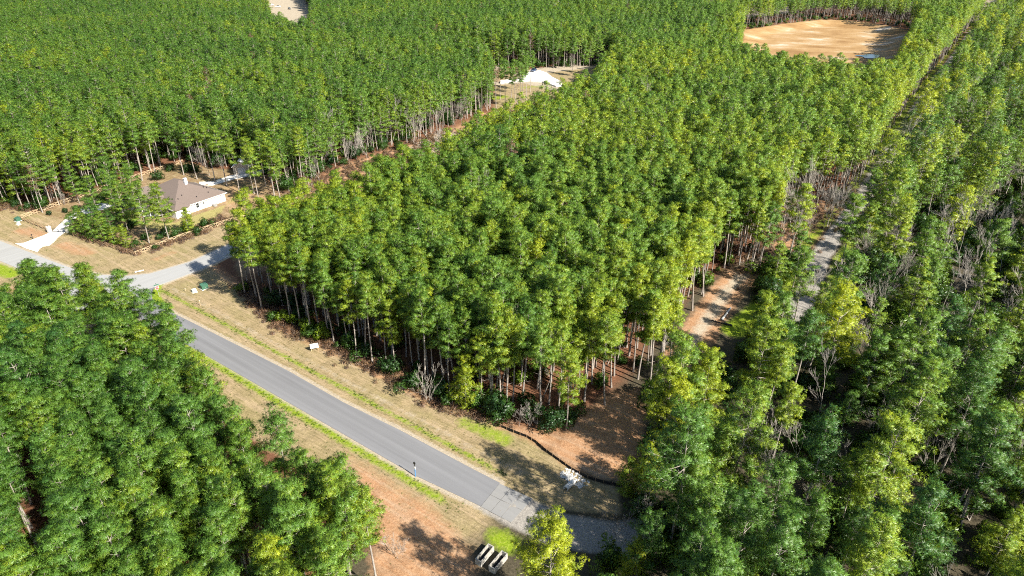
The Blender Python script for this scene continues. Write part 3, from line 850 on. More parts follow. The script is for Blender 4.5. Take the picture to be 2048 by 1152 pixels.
# hand-placed pines that stand alone in the photograph: (base px, kind, scale, tint, label)
SOLO = [((523, 620), 2, 0.98, 0.62, "tall thin pine with long bare trunk at the verge corner above the green box"),
        ((492, 588), 0, 0.96, 0.60, "slim pine just behind the corner pine, before the cross road"),
        ((1330, 920), 7, 0.86, 0.80, "big open-crowned pine with crooked pale limb beside the bare red bank"),
        ((1100, 1257), 9, 0.98, 0.98, "bright yellow-green bushy pine at the bottom edge where the asphalt ends"),
        ((1208, 812), 0, 1.0, 0.66, "straight pine standing on the red bank, with bare trunk"),
        ((1131, 858), 4, 0.80, 0.72, "pine with low crown on the verge corner beside the black silt fence"),
        ((339, 481), 6, 0.80, 0.66, "tall pine in the yard directly before the brown roof"),
        ((298, 486), 6, 0.84, 0.60, "pine in the yard before the porch"),
        ((259, 471), 9, 0.82, 0.55, "pine with wide crown in the yard over the driveway bend"),
        ((240, 440), 8, 0.85, 0.52, "broad pine in the yard hiding the garage end of the house"),
        ((62, 417), 3, 0.90, 0.35, "thin pine at the pale fence behind the green utility box"),
        ((119, 410), 1, 0.92, 0.55, "pine leaning over the pale fence near the gate"),
        ((160, 407), 8, 0.72, 0.50, "low-crowned pine inside the pale fence above the driveway"),
        ((187, 402), 0, 0.95, 0.66, "straight bare-trunked pine inside the yard by the pale fence"),
        ((284, 361), 2, 1.0, 0.45, "tall pine with light trunk behind the house, at the pale fence"),
        ((312, 352), 5, 0.97, 0.50, "second tall pine behind the house, beside the pale fence"),
        ((367, 350), 4, 1.0, 0.48, "pine rising straight behind the brown roof peak"),
        ((508, 388), 0, 0.95, 0.70, "slim pine before the white-roofed shed"),
        ((548, 392), 5, 0.97, 0.66, "pine with long pale trunk on the open ground past the shed"),
        ((531, 372), 3, 0.98, 0.55, "pine standing right before the shed door"),
        ((605, 384), 2, 1.0, 0.72, "yellowish pine alone on the red clearing past the shed"),
        ((1043, 216), 2, 1.0, 0.45, "tall pine with bare trunk beside the pale turning circle"),
        ((1022, 208), 3, 1.0, 0.40, "slim pine on the lawn before the turning circle"),
        ((1031, 203), 0, 1.0, 0.50, "pine among the bare trunks before the turning circle"),
        ((1010, 210), 5, 0.98, 0.42, "pine at the lawn edge before the turning circle"),
        ((960, 218), 1, 0.95, 0.55, "pine beside the small lawn in the far clearing"),
        ((972, 205), 4, 0.98, 0.60, "pine over the small lawn in the far clearing"),
        ((902, 242), 5, 1.0, 0.55, "tall pine with straight pale trunk at the head of the red gap"),
        ((1590, 640), 6, 0.80, 0.55, "pine standing between the red fire break and the sandy track"),
        ((1560, 690), 9, 0.62, 0.50, "low dark pine beside the fallen pale log"),
        ((1585, 575), 8, 0.80, 0.42, "feathery pine between the two tracks, before the bare trees"),
        ((1392, 872), 6, 0.86, 0.92, "yellow-green pine right over the red fire break"),
        ((1290, 985), 11, 0.95, 0.85, "young bright pine on the bank where the silt fence ends"),
        ((1255, 985), 10, 1.0, 0.80, "small bright pine beside the gravel end of the road"),
        ((930, 815), 11, 1.12, 0.80, "narrow leafy young pine at the verge edge behind the brush"),
        ((755, 1190), 0, 0.95, 0.66, "pine at the corner of the roadside rows, bare trunk above the red soil"),
        ((702, 1150), 2, 0.95, 0.60, "pine with long pale trunk at the edge of the red soil"),
        ((1052, 200), 2, 1.0, 0.45, 'pine farthest out on the lawn side of the turning circle'),
        ((1000, 200), 0, 1.0, 0.5, 'pine between lawn and far house'),
        ((985, 195), 3, 0.98, 0.5, 'pine close behind the small far lawn'),
        ((940, 215), 5, 1.0, 0.5, 'pine screening the silver car by the far lawn'),
        ((950, 200), 1, 0.95, 0.45, 'pine behind the silver car by the far lawn'),
        ((918, 222), 0, 1.0, 0.4, 'pine before the half-hidden pale house'),
        ((890, 215), 0, 1.0, 0.45, 'pine at the corner of the half-hidden pale house'),
        ((1045, 190), 3, 1.0, 0.5, 'slender pine behind the lawn by the turning circle'),
        ((1060, 185), 5, 0.95, 0.45, "slender pine nearest the turning circle's front edge"),
        ((930, 140), 2, 1.0, 0.4, 'pine before the pale strip behind the far house'),
        ((905, 132), 0, 1.0, 0.45, 'second pine before the pale strip behind the far house'),
        ((960, 150), 3, 1.0, 0.5, 'third pine before the pale strip behind the far house'),
        ((885, 128), 5, 1.0, 0.4, 'fourth pine before the pale strip behind the far house'),
        ((1165, 155), 1, 1.0, 0.5, 'pine in the shade beyond the turning circle'),
        ((1195, 150), 0, 1.0, 0.5, 'pine at the dark far corner of the turning circle clearing'),
        ((1145, 140), 3, 1.0, 0.4, 'slim pine behind the turning circle'),
        ((200, 440), 8, 0.75, 0.5, 'low-crowned pine beside the driveway bend, among young pines'),
        ((280, 440), 6, 0.8, 0.5, 'pine crowding the porch of the house'),
        ((230, 425), 1, 0.9, 0.4, 'dark pine over the garage front'),
        ((262, 418), 8, 0.7, 0.55, 'feathery pine before the garage wing'),
        ((320, 440), 8, 0.55, 0.6, "small pine at the house's front corner"),
        ((395, 358), 2, 0.95, 0.5, 'pine behind the house by the concrete path end'),
        ((430, 362), 0, 0.95, 0.6, 'pine beside the concrete path to the shed'),
        ((455, 372), 5, 0.95, 0.6, "pine on the shaded ground beside the house's back corner"),
        ((480, 385), 0, 0.9, 0.62, 'pine between house and shed on the bare ground'),
        ((560, 400), 4, 0.95, 0.6, 'full pine where the rail fence ends near the middle block'),
        ((520, 410), 3, 1.0, 0.66, 'pine at the middle block edge facing the house')]
YOUNG = [((150, 470), .9, .45), ((172, 475), .8, .6), ((190, 482), 1.0, .5), ((212, 488), .95, .55), ((232, 490), .85, .68), ((255, 497), .7, .72), ((165, 458), 1.05, .4), ((200, 468), 1.1, .3), ((225, 470), 1.1, .25), ((380, 468), .8, .75), ((380, 452), .55, .85)]

OLD = [0, 5, 1, 2, 6, 3, 8, 9, 10, 11, 12, 13]
def clear_of(P, pts, rad):
    m = np.ones(len(P), bool)
    for x, y in pts:
        m &= np.hypot(P[:, 0] - x, P[:, 1] - y) > rad
    return m
solo_xy = [gp(*s[0]) for s in SOLO]
keep = clear_of(TP, solo_xy, 2.4)
TP, TF, TZ, kind, scl, tint, rotz = (a[keep] for a in (TP, TF, TZ, kind, scl, tint, rotz))
nT = len(TP)
TZH = terrain(TP) - 0.08

# which ones show largest: near ones in frame, and edge ones whose whole height is seen
dep = TP[:, 1] * math.cos(R(PITCH)) + (CAM_H - 14) * math.sin(R(PITCH))
ub = 1024 + 1366 * TP[:, 0] / dep
vb = 576 - 1366 * (TP[:, 1] * math.sin(R(PITCH)) - (CAM_H - 14) * math.cos(R(PITCH))) / dep
inside = (ub > 0) & (ub < 2048) & (vb < 1152) & (vb > 0)
score = np.where(inside, (1.0 / dep) * np.where(TF < 4.5, 1.30, 1.0) * scl, 0)
pick = np.argsort(-score)[:300 - len(SOLO)]
is_pick = np.zeros(nT, bool); is_pick[pick] = True

def ordinal(n):
    return f"{n}{'th' if 10 <= n % 100 <= 20 else {1: 'st', 2: 'nd', 3: 'rd'}.get(n % 10, 'th')}"
def hue(tv):
    return "dark green" if tv < 0.30 else "mid green" if tv < 0.55 else "light green" if tv < 0.75 else "yellow-green"

def put_tree(name, xy, z, k, sc, tn, rz, label, cat, group, wood, leaf, leaf_name="crown"):
    e = empty(name, (xy[0], xy[1], z), rz, label, cat, group)
    e.scale = (sc, sc, sc)
    e.rotation_euler = (random.gauss(0, .03), random.gauss(0, .03), rz)
    w = bpy.data.objects.new("trunk", wood); S.collection.objects.link(w); w.parent = e
    if leaf is not None:
        c = bpy.data.objects.new(leaf_name, leaf); S.collection.objects.link(c); c.parent = e
        c["tint"] = float(tn)
    return e

for (px, k, sc, tn, lab), xy in zip(SOLO, solo_xy):
    k = OLD[k]
    put_tree("pine_tree", xy, tz(*xy) - 0.08, k, sc, tn, random.uniform(0, 6.28), lab, "pine tree", "pines standing alone or at an edge", PINE_WOOD[k], PINE_LEAF[k])
MARKS = {0: [("blue-and-white road post", gp(831, 952)), ("stop sign", gp(318, 590)), ("concrete troughs", gp(760, 1150))],
         1: [("white board sign", gp(630, 700)), ("stop sign", gp(318, 590)), ("black silt fence", gp(1053, 873)), ("pale fallen log", gp(1450, 630))],
         2: [("brown-roofed house", gp(360, 420)), ("pale-roofed shed", gp(500, 345)), ("turning circle", gp(1090, 155))],
         3: [("white stone heap", gp(1140, 950)), ("pale fallen log", gp(1450, 630)), ("sandy track", gp(1640, 510))]}
STAND = {0: "pine in the roadside rows", 1: "pine of the dense middle block", 2: "pine of the large plantation", 3: "pine of the wild woods"}
by_mark = {}
for i in pick:
    z = int(TZ[i])
    mk = min(MARKS[z], key=lambda q_: math.dist(q_[1], TP[i]))
    by_mark.setdefault((z, mk[0]), []).append((math.dist(mk[1], TP[i]), i))
for (z, mk), lst in by_mark.items():
    for n, (dist_, i) in enumerate(sorted(lst)):
        lab = f"{hue(tint[i])} {STAND[z]}, {ordinal(n + 1)} from the {mk}"
        put_tree("pine_tree", TP[i], TZH[i], kind[i], scl[i], tint[i], rotz[i], lab, "pine tree", {0: "pines in the roadside rows", 1: "pines of the middle block", 2: "pines of the large plantation", 3: "pines of the wild woods"}[z], PINE_WOOD[kind[i]], PINE_LEAF[kind[i]])
for n, (px, sc, tn) in enumerate(YOUNG):
    xy = gp(*px)
    k = 12 + n % 2
    put_tree("young_pine", xy, tz(*xy) - 0.05, k, sc, tn, n * 1.3, f"bushy young pine in the fenced yard, {ordinal(n + 1)} along from the gate pillar" if n < 9 else ("small bright pine beside the house's side wall" if n == 10 else "bushy young pine below the house's white side wall"), "young pine", "young pines in the fenced yard", PINE_WOOD[k], PINE_LEAF[k])

# ---- the rest of the forest as one mass
BARE_W = [bare(500, 13, 0.5, 5), bare(501, 11, 0.6, 5), bare(502, 15, 0.42, 5), bare(503, 9, 0.62, 4, 3), bare(504, 5, 0.7, 4, 2), bare(505, 12, 0.46, 4, 3)]
DW, DF = pine(700, 19, .5, 2.4, 1.8, 4, 0.42, 6)
DEADW = wood_mesh("dead_bole", DW, "grey_bark"); DEADL = leaf_mesh("dead_crown", DF, "dead_needles")
ODD_DEAD = joined("dead_in_stand", DW, DF, "grey_bark", "dead_needles")
ODD_BARE = mesh_np("bare_in_stand", BARE_W[2][0] * 1.15, BARE_W[2][1], ["pale_bark"])
def scatter(name, protos, P, Zs, K, SC, RZ, TN, label=None, cat=None):
    """one stuff object: each point carries one of the given plant meshes"""
    col = bpy.data.collections.new(name + "_kinds")
    for j, me in enumerate(protos):
        col.objects.link(bpy.data.objects.new(f"{name}_kind_{j:02d}", me))
    me = bpy.data.meshes.new(name)
    n = len(P)
    me.vertices.add(n)
    me.vertices.foreach_set("co", np.column_stack([P, Zs]).astype(np.float32).ravel())
    for nm, typ, arr in (("pick", 'INT', K.astype(np.int32)), ("size", 'FLOAT', SC.astype(np.float32)), ("tint", 'FLOAT', TN.astype(np.float32))):
        at = me.attributes.new(nm, typ, 'POINT')
        at.data.foreach_set("value", arr)
    at = me.attributes.new('turn', 'FLOAT_VECTOR', 'POINT')
    tl = np.random.default_rng(n).normal(0, 0.035, (n, 2))
    at.data.foreach_set('vector', np.column_stack([tl, RZ]).astype(np.float32).ravel())
    me.update()
    o = obj(name, me)
    g = bpy.data.node_groups.new(name, 'GeometryNodeTree')
    g.interface.new_socket("Geometry", in_out='INPUT', socket_type='NodeSocketGeometry')
    g.interface.new_socket("Geometry", in_out='OUTPUT', socket_type='NodeSocketGeometry')
    N = g.nodes; Lk = g.links
    gi, go = N.new("NodeGroupInput"), N.new("NodeGroupOutput")
    ci = N.new("GeometryNodeCollectionInfo"); ci.inputs[0].default_value = col
    ci.inputs["Separate Children"].default_value = True
    ci.inputs["Reset Children"].default_value = True
    ip = N.new("GeometryNodeInstanceOnPoints")
    ip.inputs["Pick Instance"].default_value = True
    def named(nm, typ):
        a = N.new("GeometryNodeInputNamedAttribute"); a.data_type = typ; a.inputs[0].default_value = nm
        return a.outputs[0]
    e2r = N.new("FunctionNodeEulerToRotation"); Lk.new(named("turn", 'FLOAT_VECTOR'), e2r.inputs[0])
    cs = N.new("ShaderNodeCombineXYZ"); sz = named("size", 'FLOAT')
    for q_ in range(3):
        Lk.new(sz, cs.inputs[q_])
    Lk.new(gi.outputs[0], ip.inputs["Points"]); Lk.new(ci.outputs[0], ip.inputs["Instance"])
    Lk.new(named("pick", 'INT'), ip.inputs["Instance Index"]); Lk.new(e2r.outputs[0], ip.inputs["Rotation"]); Lk.new(cs.outputs[0], ip.inputs["Scale"])
    Lk.new(ip.outputs[0], go.inputs[0])
    md = o.modifiers.new("scatter", 'NODES'); md.node_group = g
    return tag(o, label, cat, kind="stuff")

MASS = [joined(f"pine_{i}", w, f, "pine_bark", "pine_needles") for i, (w, f) in enumerate(NEAR[:NPK])]
FARP = []
for i, (H, cb, rc) in enumerate(SPEC[:NPK]):
    w, f = pine(300 + i, H, cb, rc * 1.04, 2.0, 5, 0.52, 8, 0.55 if i < 8 else 0.52, 5)
    FARP.append(joined(f"pine_far_{i}", w, f, "pine_bark", "pine_needles"))
rest = ~is_pick
dist = np.hypot(TP[:, 0], TP[:, 1])
kk = np.where(dist > 190, kind + NPK, kind)
odd = rng.random(nT)
kk = np.where((odd < 0.004) & (TZ != 0), 2 * NPK, np.where((odd < np.where(TZ == 3, 0.085, 0.014)) & (TZ != 0), 2 * NPK + 1, kk))
scatter("pine_forest", MASS + FARP + [ODD_DEAD, ODD_BARE], TP[rest], TZH[rest], kk[rest], scl[rest], rotz[rest], tint[rest], "dense green pine forest filling the land between the clearings", "forest")

# ---- leafless hardwoods, one by one
BARE_P = [mesh_np("bare_limbs", w[0], w[1], ["pale_bark"]) for w in BARE_W]
BARE_G = [mesh_np("bare_limbs", w[0], w[1], ["grey_bark"]) for w in BARE_W]
BT = [((855, 800), 3, 1.0, 1, "whitish leafless tree with wide crooked limbs at the verge edge"),
      ((797, 1118), 4, 1.0, 1, "small pale leafless tree on the shaded red soil near the bottom"),
      ((1500, 985), 0, 1.0, 1, "whitish leafless crown below the big open-crowned pine"), ((1540, 1000), 5, .8, 1, "pale leafless tree beside the whitish crown in the wild woods"),
      ((1290, 1045), 3, .9, 0, "grey leafless tree right of the road end, low and twiggy"), ((1235, 1075), 4, 1.2, 0, "low grey thicket tree behind the bright yellow-green pine"),
      ((1740, 900), 0, .9, 0, "grey-brown leafless tree in the open hollow of the wild woods"), ((1790, 890), 5, .9, 0, "brownish leafless tree with pale limbs beside the hollow"), ((1835, 880), 1, .9, 1, "pale-limbed leafless tree closing the hollow of the wild woods"),
      ((2030, 930), 2, 1.0, 1, "tall pale leafless tree at the picture's side edge"),
      ((1062, 855), 4, 1.2, 0, "grey leafless shrub-tree on the verge corner among evergreens"), ((1040, 850), 4, 1.0, 0, "small twiggy tree beside dark shrubs on the verge corner"),
      ((620, 385), 3, .8, 1, "whitish bush-like leafless tree on the red gap by the shed"), ((640, 372), 1, .7, 1, "pale leafless tree at the red gap, beside the whitish bush-like one"), ((735, 330), 1, .9, 1, "whitish leafless tree before the trunks along the red gap"),
      ((712, 318), 5, 1.0, 1, "pale leafless crown rising from the plantation edge at the gap"), ((640, 350), 0, .6, 0, "grey leafless tree among trunks near the shed"), ((420, 352), 5, .9, 1, "pale thin tree behind the house by the concrete path"),
      ((405, 345), 1, .8, 0, "grey leafless tree behind the house roof"), ((445, 340), 3, .8, 0, "grey spreading leafless tree before the shed gable"), ((130, 410), 3, .7, 0, "brownish leafless tree by the pale fence near the gate"),
      ((880, 285), 3, .9, 1, "pale twiggy tree by the brush heap in the red gap"), ((870, 300), 5, .7, 1, "leaning pale leafless tree at the brush heap")]
for px, k, sc, pale, lab in BT:
    xy = gp(*px)
    put_tree("bare_tree", xy, tz(*xy) - 0.1, k, sc, 0, random.uniform(0, 6.28), lab, "bare tree", None, (BARE_P if pale else BARE_G)[k], None)
cl = []
r_ = np.random.default_rng(77)
bb = np.array(BARE)
while len(cl) < 26:
    p_ = r_.uniform(bb.min(0), bb.max(0))
    if sdf([p_], BARE)[0] < -0.5 and all(math.dist(p_, q_) > 2.2 for q_ in cl):
        cl.append(p_)
cl.sort(key=lambda q_: math.dist(q_, TRACK[2]))
for n, p_ in enumerate(cl):
    k = [0, 2, 5, 1][n % 4]
    put_tree("bare_tree", p_, tz(*p_) - 0.1, k, r_.uniform(0.75, 1.1), 0, r_.uniform(0, 6), f"leafless grey-white tree of the bare thicket, {ordinal(n + 1)} out from the sandy track", "bare tree", "leafless thicket beside the sandy track", (BARE_P if n % 3 else BARE_G)[k], None)
wl = []
P = rows(R(20), 7.0, 6.5, 2.2, 2.2, 9)
P = P[(zone_of(P) == 3) & (free_sd(P) > 0.5)]
P = P[P[:, 1] < 420]
P = P[r_.random(len(P)) < 0.26 + 0.36 * (np.minimum(sdf(P, HOLLOW), sdf(P, HOLLOW2)) < 2)]
P = P[np.argsort(np.hypot(P[:, 0], P[:, 1]))][:170]
mk = gp(1640, 510)
P = P[np.argsort(np.hypot(P[:, 0] - mk[0], P[:, 1] - mk[1]))]
for n, p_ in enumerate(P):
    k = int(r_.integers(0, 6))
    k = k if k != 4 else 0
    pale = r_.random() < 0.5
    put_tree("bare_tree", p_, tz(*p_) - 0.1, k, r_.uniform(0.85, 1.15), 0, r_.uniform(0, 6), f"{'pale' if pale else 'grey'} leafless hardwood among wild pines, {ordinal(n + 1)} from the sandy track", "bare tree", "leafless hardwoods of the wild woods", (BARE_P if pale else BARE_G)[k], None)
GL = np.array(gps([(655, 340), (720, 312), (790, 292), (850, 276), (905, 252), (930, 232), (975, 215)]))
for n in range(16):
    q_ = n / 15 * 6
    p_ = [np.interp(q_, range(7), GL[:, i]) + r_.normal(0, 2.5) for i in (0, 1)]
    k = [0, 5, 1][n % 3]
    put_tree("bare_tree", p_, tz(*p_) - 0.1, k, r_.uniform(0.8, 1.2), 0, r_.uniform(0, 6), f"leafless tree at the plantation edge along the red gap, {ordinal(n + 1)} up from the shed", "bare tree", "leafless trees along the red gap", (BARE_P if n % 2 else BARE_G)[k], None)
pb = gps([(1450, 55), (1520, 44), (1600, 36), (1680, 32), (1760, 40), (1830, 55)])
PBL = np.array(pb); tq = np.linspace(0, 1, 60)
for n, q_ in enumerate(tq):
    p_ = [np.interp(q_ * (len(pb) - 1), range(len(pb)), PBL[:, i]) + abs(r_.normal(0, 9)) * i + r_.normal(0, 4) for i in (0, 1)]
    k = [2, 0, 5][n % 3]
    put_tree("bare_tree", p_, tz(*p_) - 0.1, k, r_.uniform(1.0, 1.35), 0, r_.uniform(0, 6), f"grey leafless tree behind the sandy basin, {ordinal(n + 1)} from its plantation end", "bare tree", "leafless trees behind the sandy basin", (BARE_P if n % 2 else BARE_G)[k], None)
# dead brown pines
for n, (px, sc, lab) in enumerate([((925, 235), .95, "dead brown pine at the head of the red gap"), ((935, 228), .85, "second dead brown pine at the head of the red gap"), ((992, 218), 1.0, "dead brown pine before the turning circle lawn"),
                                   ((1035, 212), .9, "browning pine beside the turning circle"), ((1062, 110), 1.05, "dead brownish pine beyond the turning circle"), ((1050, 112), .95, "smaller dead pine beyond the turning circle"), ((925, 90), 1.0, "brown pine in the far plantation left of the turning circle"), ((905, 92), .9, "second brown pine in the far plantation"),
                                   ((297, 225), .95, "single red-brown dead pine inside the large plantation"), ((85, 425), .75, "dead pinkish-brown pine at the pale fence by the gate"), ((75, 420), .7, "second dead brown pine at the pale fence")]):
    xy = gp(*px)
    put_tree("dead_pine", xy, tz(*xy) - 0.1, 0, sc, 0.4 + 0.05 * n, n * 1.1, lab, "dead pine", None, DEADW, DEADL)

# ---- shrubs
BSPEC = [(1.5, 1.5, 300, .34, 7), (1.1, 1.9, 260, .30, 7), (2.0, 2.0, 420, .36, 7), (0.9, 0.9, 160, .30, 6)]
BU = [bush(800 + i, *sp) for i, sp in enumerate(BSPEC)]
BU_W = [wood_mesh("shrub_stems", w, "grey_bark") for w, f in BU]
BU_L = [leaf_mesh("shrub_leaves", f, "broad_leaves") for w, f in BU]
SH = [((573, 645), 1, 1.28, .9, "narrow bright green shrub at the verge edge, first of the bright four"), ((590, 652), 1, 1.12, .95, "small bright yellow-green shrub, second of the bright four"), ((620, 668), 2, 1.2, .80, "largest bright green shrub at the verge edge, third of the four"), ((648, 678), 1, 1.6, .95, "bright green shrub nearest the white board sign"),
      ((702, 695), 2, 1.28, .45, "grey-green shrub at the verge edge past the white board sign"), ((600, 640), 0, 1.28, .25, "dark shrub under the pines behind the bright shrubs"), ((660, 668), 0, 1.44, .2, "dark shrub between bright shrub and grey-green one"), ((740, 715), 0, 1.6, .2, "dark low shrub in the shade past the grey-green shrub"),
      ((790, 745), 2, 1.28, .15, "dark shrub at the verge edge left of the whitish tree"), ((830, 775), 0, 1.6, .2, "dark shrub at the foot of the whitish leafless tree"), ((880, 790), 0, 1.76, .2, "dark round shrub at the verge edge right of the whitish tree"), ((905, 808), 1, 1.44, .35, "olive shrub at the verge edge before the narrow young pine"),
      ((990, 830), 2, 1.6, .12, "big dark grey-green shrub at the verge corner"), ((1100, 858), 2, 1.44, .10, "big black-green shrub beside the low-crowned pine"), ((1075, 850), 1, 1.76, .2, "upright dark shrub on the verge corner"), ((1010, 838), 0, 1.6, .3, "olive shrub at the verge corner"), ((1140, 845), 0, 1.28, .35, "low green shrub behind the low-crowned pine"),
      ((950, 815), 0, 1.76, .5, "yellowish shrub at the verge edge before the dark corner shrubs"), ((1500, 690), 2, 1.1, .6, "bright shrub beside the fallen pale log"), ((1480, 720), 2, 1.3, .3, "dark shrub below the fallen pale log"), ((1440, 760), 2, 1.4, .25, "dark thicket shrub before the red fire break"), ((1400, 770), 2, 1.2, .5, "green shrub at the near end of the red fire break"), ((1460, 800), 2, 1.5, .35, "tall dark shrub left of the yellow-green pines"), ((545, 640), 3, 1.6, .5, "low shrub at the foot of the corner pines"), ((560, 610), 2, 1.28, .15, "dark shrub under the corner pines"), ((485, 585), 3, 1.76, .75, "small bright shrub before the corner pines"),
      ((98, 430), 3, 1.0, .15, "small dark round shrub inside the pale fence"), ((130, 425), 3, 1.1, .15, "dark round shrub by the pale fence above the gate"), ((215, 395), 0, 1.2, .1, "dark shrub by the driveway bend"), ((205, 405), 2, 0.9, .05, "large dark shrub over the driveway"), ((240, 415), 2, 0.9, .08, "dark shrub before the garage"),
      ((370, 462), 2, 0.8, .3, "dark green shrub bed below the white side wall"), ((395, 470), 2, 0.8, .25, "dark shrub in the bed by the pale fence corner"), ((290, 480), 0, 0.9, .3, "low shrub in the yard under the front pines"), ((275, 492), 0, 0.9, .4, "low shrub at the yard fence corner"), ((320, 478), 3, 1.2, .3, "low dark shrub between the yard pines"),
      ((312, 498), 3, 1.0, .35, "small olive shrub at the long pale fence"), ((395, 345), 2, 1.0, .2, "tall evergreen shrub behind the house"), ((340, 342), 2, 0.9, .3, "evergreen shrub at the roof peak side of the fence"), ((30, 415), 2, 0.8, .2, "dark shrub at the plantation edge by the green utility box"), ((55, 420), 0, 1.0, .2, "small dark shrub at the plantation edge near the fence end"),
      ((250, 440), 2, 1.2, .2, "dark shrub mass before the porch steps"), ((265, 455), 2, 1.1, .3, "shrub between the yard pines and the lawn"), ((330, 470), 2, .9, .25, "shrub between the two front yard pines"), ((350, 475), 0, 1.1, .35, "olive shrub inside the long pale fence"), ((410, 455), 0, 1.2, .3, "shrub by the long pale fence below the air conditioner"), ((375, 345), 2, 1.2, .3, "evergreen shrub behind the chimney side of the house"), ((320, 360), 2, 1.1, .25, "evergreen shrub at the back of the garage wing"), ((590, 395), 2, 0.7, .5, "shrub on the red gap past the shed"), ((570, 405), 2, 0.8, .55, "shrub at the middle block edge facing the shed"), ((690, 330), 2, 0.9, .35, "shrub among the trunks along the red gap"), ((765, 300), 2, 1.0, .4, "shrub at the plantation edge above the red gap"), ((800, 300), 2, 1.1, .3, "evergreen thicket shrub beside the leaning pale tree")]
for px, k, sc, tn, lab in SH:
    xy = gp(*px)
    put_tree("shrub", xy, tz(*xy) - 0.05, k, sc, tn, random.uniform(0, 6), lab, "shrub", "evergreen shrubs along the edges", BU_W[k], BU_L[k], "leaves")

# ---- undergrowth, brush and weeds too many to count
BUSHM = [joined(f"bush_{i}", w, f, "grey_bark", "broad_leaves") for i, (w, f) in enumerate(BU)]
def brush(seed, n=34, Rr=0.8, H=0.9):
    r = np.random.default_rng(seed)
    lines = []
    for i in range(n):
        a, e = r.uniform(0, 6.28), r.uniform(0.3, 1.4)
        p0 = np.array([r.normal(0, .35 * Rr), r.normal(0, .35 * Rr), 0.0]); d = np.array([math.cos(a) * math.cos(e), math.sin(a) * math.cos(e), math.sin(e)])
        L = r.uniform(.5, 1.1) * H
        lines.append(([p0, p0 + d * L * .5, p0 + d * L + r.normal(0, .08, 3)], [.020, .014, .008]))
    w = tubes(lines, 3)
    c = np.concatenate([np.array(l[0][1:]) for l in lines]); c = np.repeat(c, 2, 0) + r.normal(0, .12, (len(c) * 2, 3)); c[:, 2] = np.abs(c[:, 2])
    o_ = unit(c + np.array([0, 0, .3]))
    return w, tufts(r, c, o_, o_, r.uniform(.16, .30, len(c)), 4, 0.26, r.random(len(c)))
BR = [brush(900 + i) for i in range(4)]
BRM = [joined(f"brush_{i}", w, f, "grey_bark", "dry_leaves") for i, (w, f) in enumerate(BR)]
# dry reddish brush along the foot of the standing block and in the gaps
def along_line(line, n, spread, r, bias=0.0):
    L = np.array(line); sg = np.linalg.norm(np.diff(L, axis=0), axis=1); cum = np.r_[0, np.cumsum(sg)]
    u = r.uniform(0, cum[-1], n)
    P = np.stack([np.interp(u, cum, L[:, i]) for i in (0, 1)], 1)
    return P + r.normal(0, spread, (n, 2)) + bias * np.array(ROAD_N)
P = np.concatenate([along_line(EDGE[1:10], 560, 1.3, r_, 1.2), along_line(gps([(560, 395), (650, 355), (780, 305), (905, 260)]), 380, 3.5, r_), along_line(gps([(640, 385), (760, 330), (880, 290)]), 300, 3.0, r_),
                    along_line(gps([(1510, 545), (1560, 450), (1690, 390)]), 420, 5.5, r_), along_line(gps([(0, 408), (60, 420), (120, 405)]), 150, 1.5, r_), along_line(gps([(140, 468), (265, 512), (400, 468)]), 160, 1.2, r_, 1.6), along_line(gps([(380, 470), (440, 440)]), 90, 1.4, r_, 1.5)])
P = P[(sdf(P, LIGHT_ROAD) > 3) & (sdf(P, DARK_ROAD) > 6)]
n = len(P)
scatter("dry_brush_undergrowth", BRM, P, terrain(P), r_.integers(0, 4, n), r_.uniform(.4, 1.15, n), r_.uniform(0, 6.28, n), r_.random(n), "reddish-brown dry brush along the foot of the pines and in the gaps", "brush")
# evergreen undergrowth inside the woods
P = rows(R(11), 4.2, 4.0, 1.6, 1.6, 21)
zn = zone_of(P); f = free_sd(P)
dn = np.hypot(P[:, 0], P[:, 1])
pr = np.where(zn == 3, 0.92, np.where((f < 12) | (sdf(P, POND) < 22), np.where(zn == 2, 0.85, 0.5), 0.08))
ok = (f > 0.6) & (r_.random(len(P)) < pr) & (dn < 720)
P = P[ok]; n = len(P); zn = zn[ok]
scatter("evergreen_undergrowth", BUSHM, P, terrain(P) - 0.05, r_.integers(0, 4, n), np.where(zn == 3, r_.uniform(.8, 2.0, n), np.where(zn == 2, r_.uniform(.7, 2.1, n), r_.uniform(.5, 1.3, n))), r_.uniform(0, 6.28, n), np.clip(r_.normal(.38, .22, n), 0, .95), "dark evergreen undergrowth beneath the pines", "undergrowth")
# weeds and tussocks on verges, soil banks and tracks
def weed(seed, k=26, h=.28):
    r = np.random.default_rng(seed)
    C = np.column_stack([r.normal(0, .16, (k, 2)), np.zeros(k)]); D = unit(np.column_stack([r.normal(0, .5, (k, 2)), np.ones(k)]))
    return tufts(r, C, D, D, r.uniform(.6, 1.2, k) * h, 2, 0.16, r.random(k))
WM = [leaf_mesh(f"weed_{i}", weed(950 + i), "weed_blades") for i in range(4)]
s0 = r_.uniform(-18, 82, 1500); d0 = np.where(r_.random(1500) < .5, r_.normal(4.8, .5, 1500), r_.normal(-5.1, .7, 1500))
P1 = np.array(ROAD_0) + np.outer(s0, np.array(ROAD_U)) + np.outer(d0, np.array(ROAD_N))
T1 = np.clip(r_.normal(.38, .2, len(P1)), 0, .8)
vb_ = np.array(VERGE); P2 = r_.uniform(vb_.min(0), vb_.max(0), (3500, 2)); P2 = P2[sdf(P2, VERGE) < -1]
T2 = np.clip(r_.normal(.86, .14, len(P2)), .3, 1)
fb = np.array(FRONTYARD); P3 = r_.uniform(fb.min(0), fb.max(0), (900, 2)); P3 = P3[(sdf(P3, FRONTYARD) < -1)]
T3 = np.clip(r_.normal(.8, .2, len(P3)), .2, 1)
P4 = np.array(ROAD_0) + np.outer(r_.uniform(-20, 60, 300), np.array(ROAD_U)) + np.outer(r_.uniform(-22, -6, 300), np.array(ROAD_N))
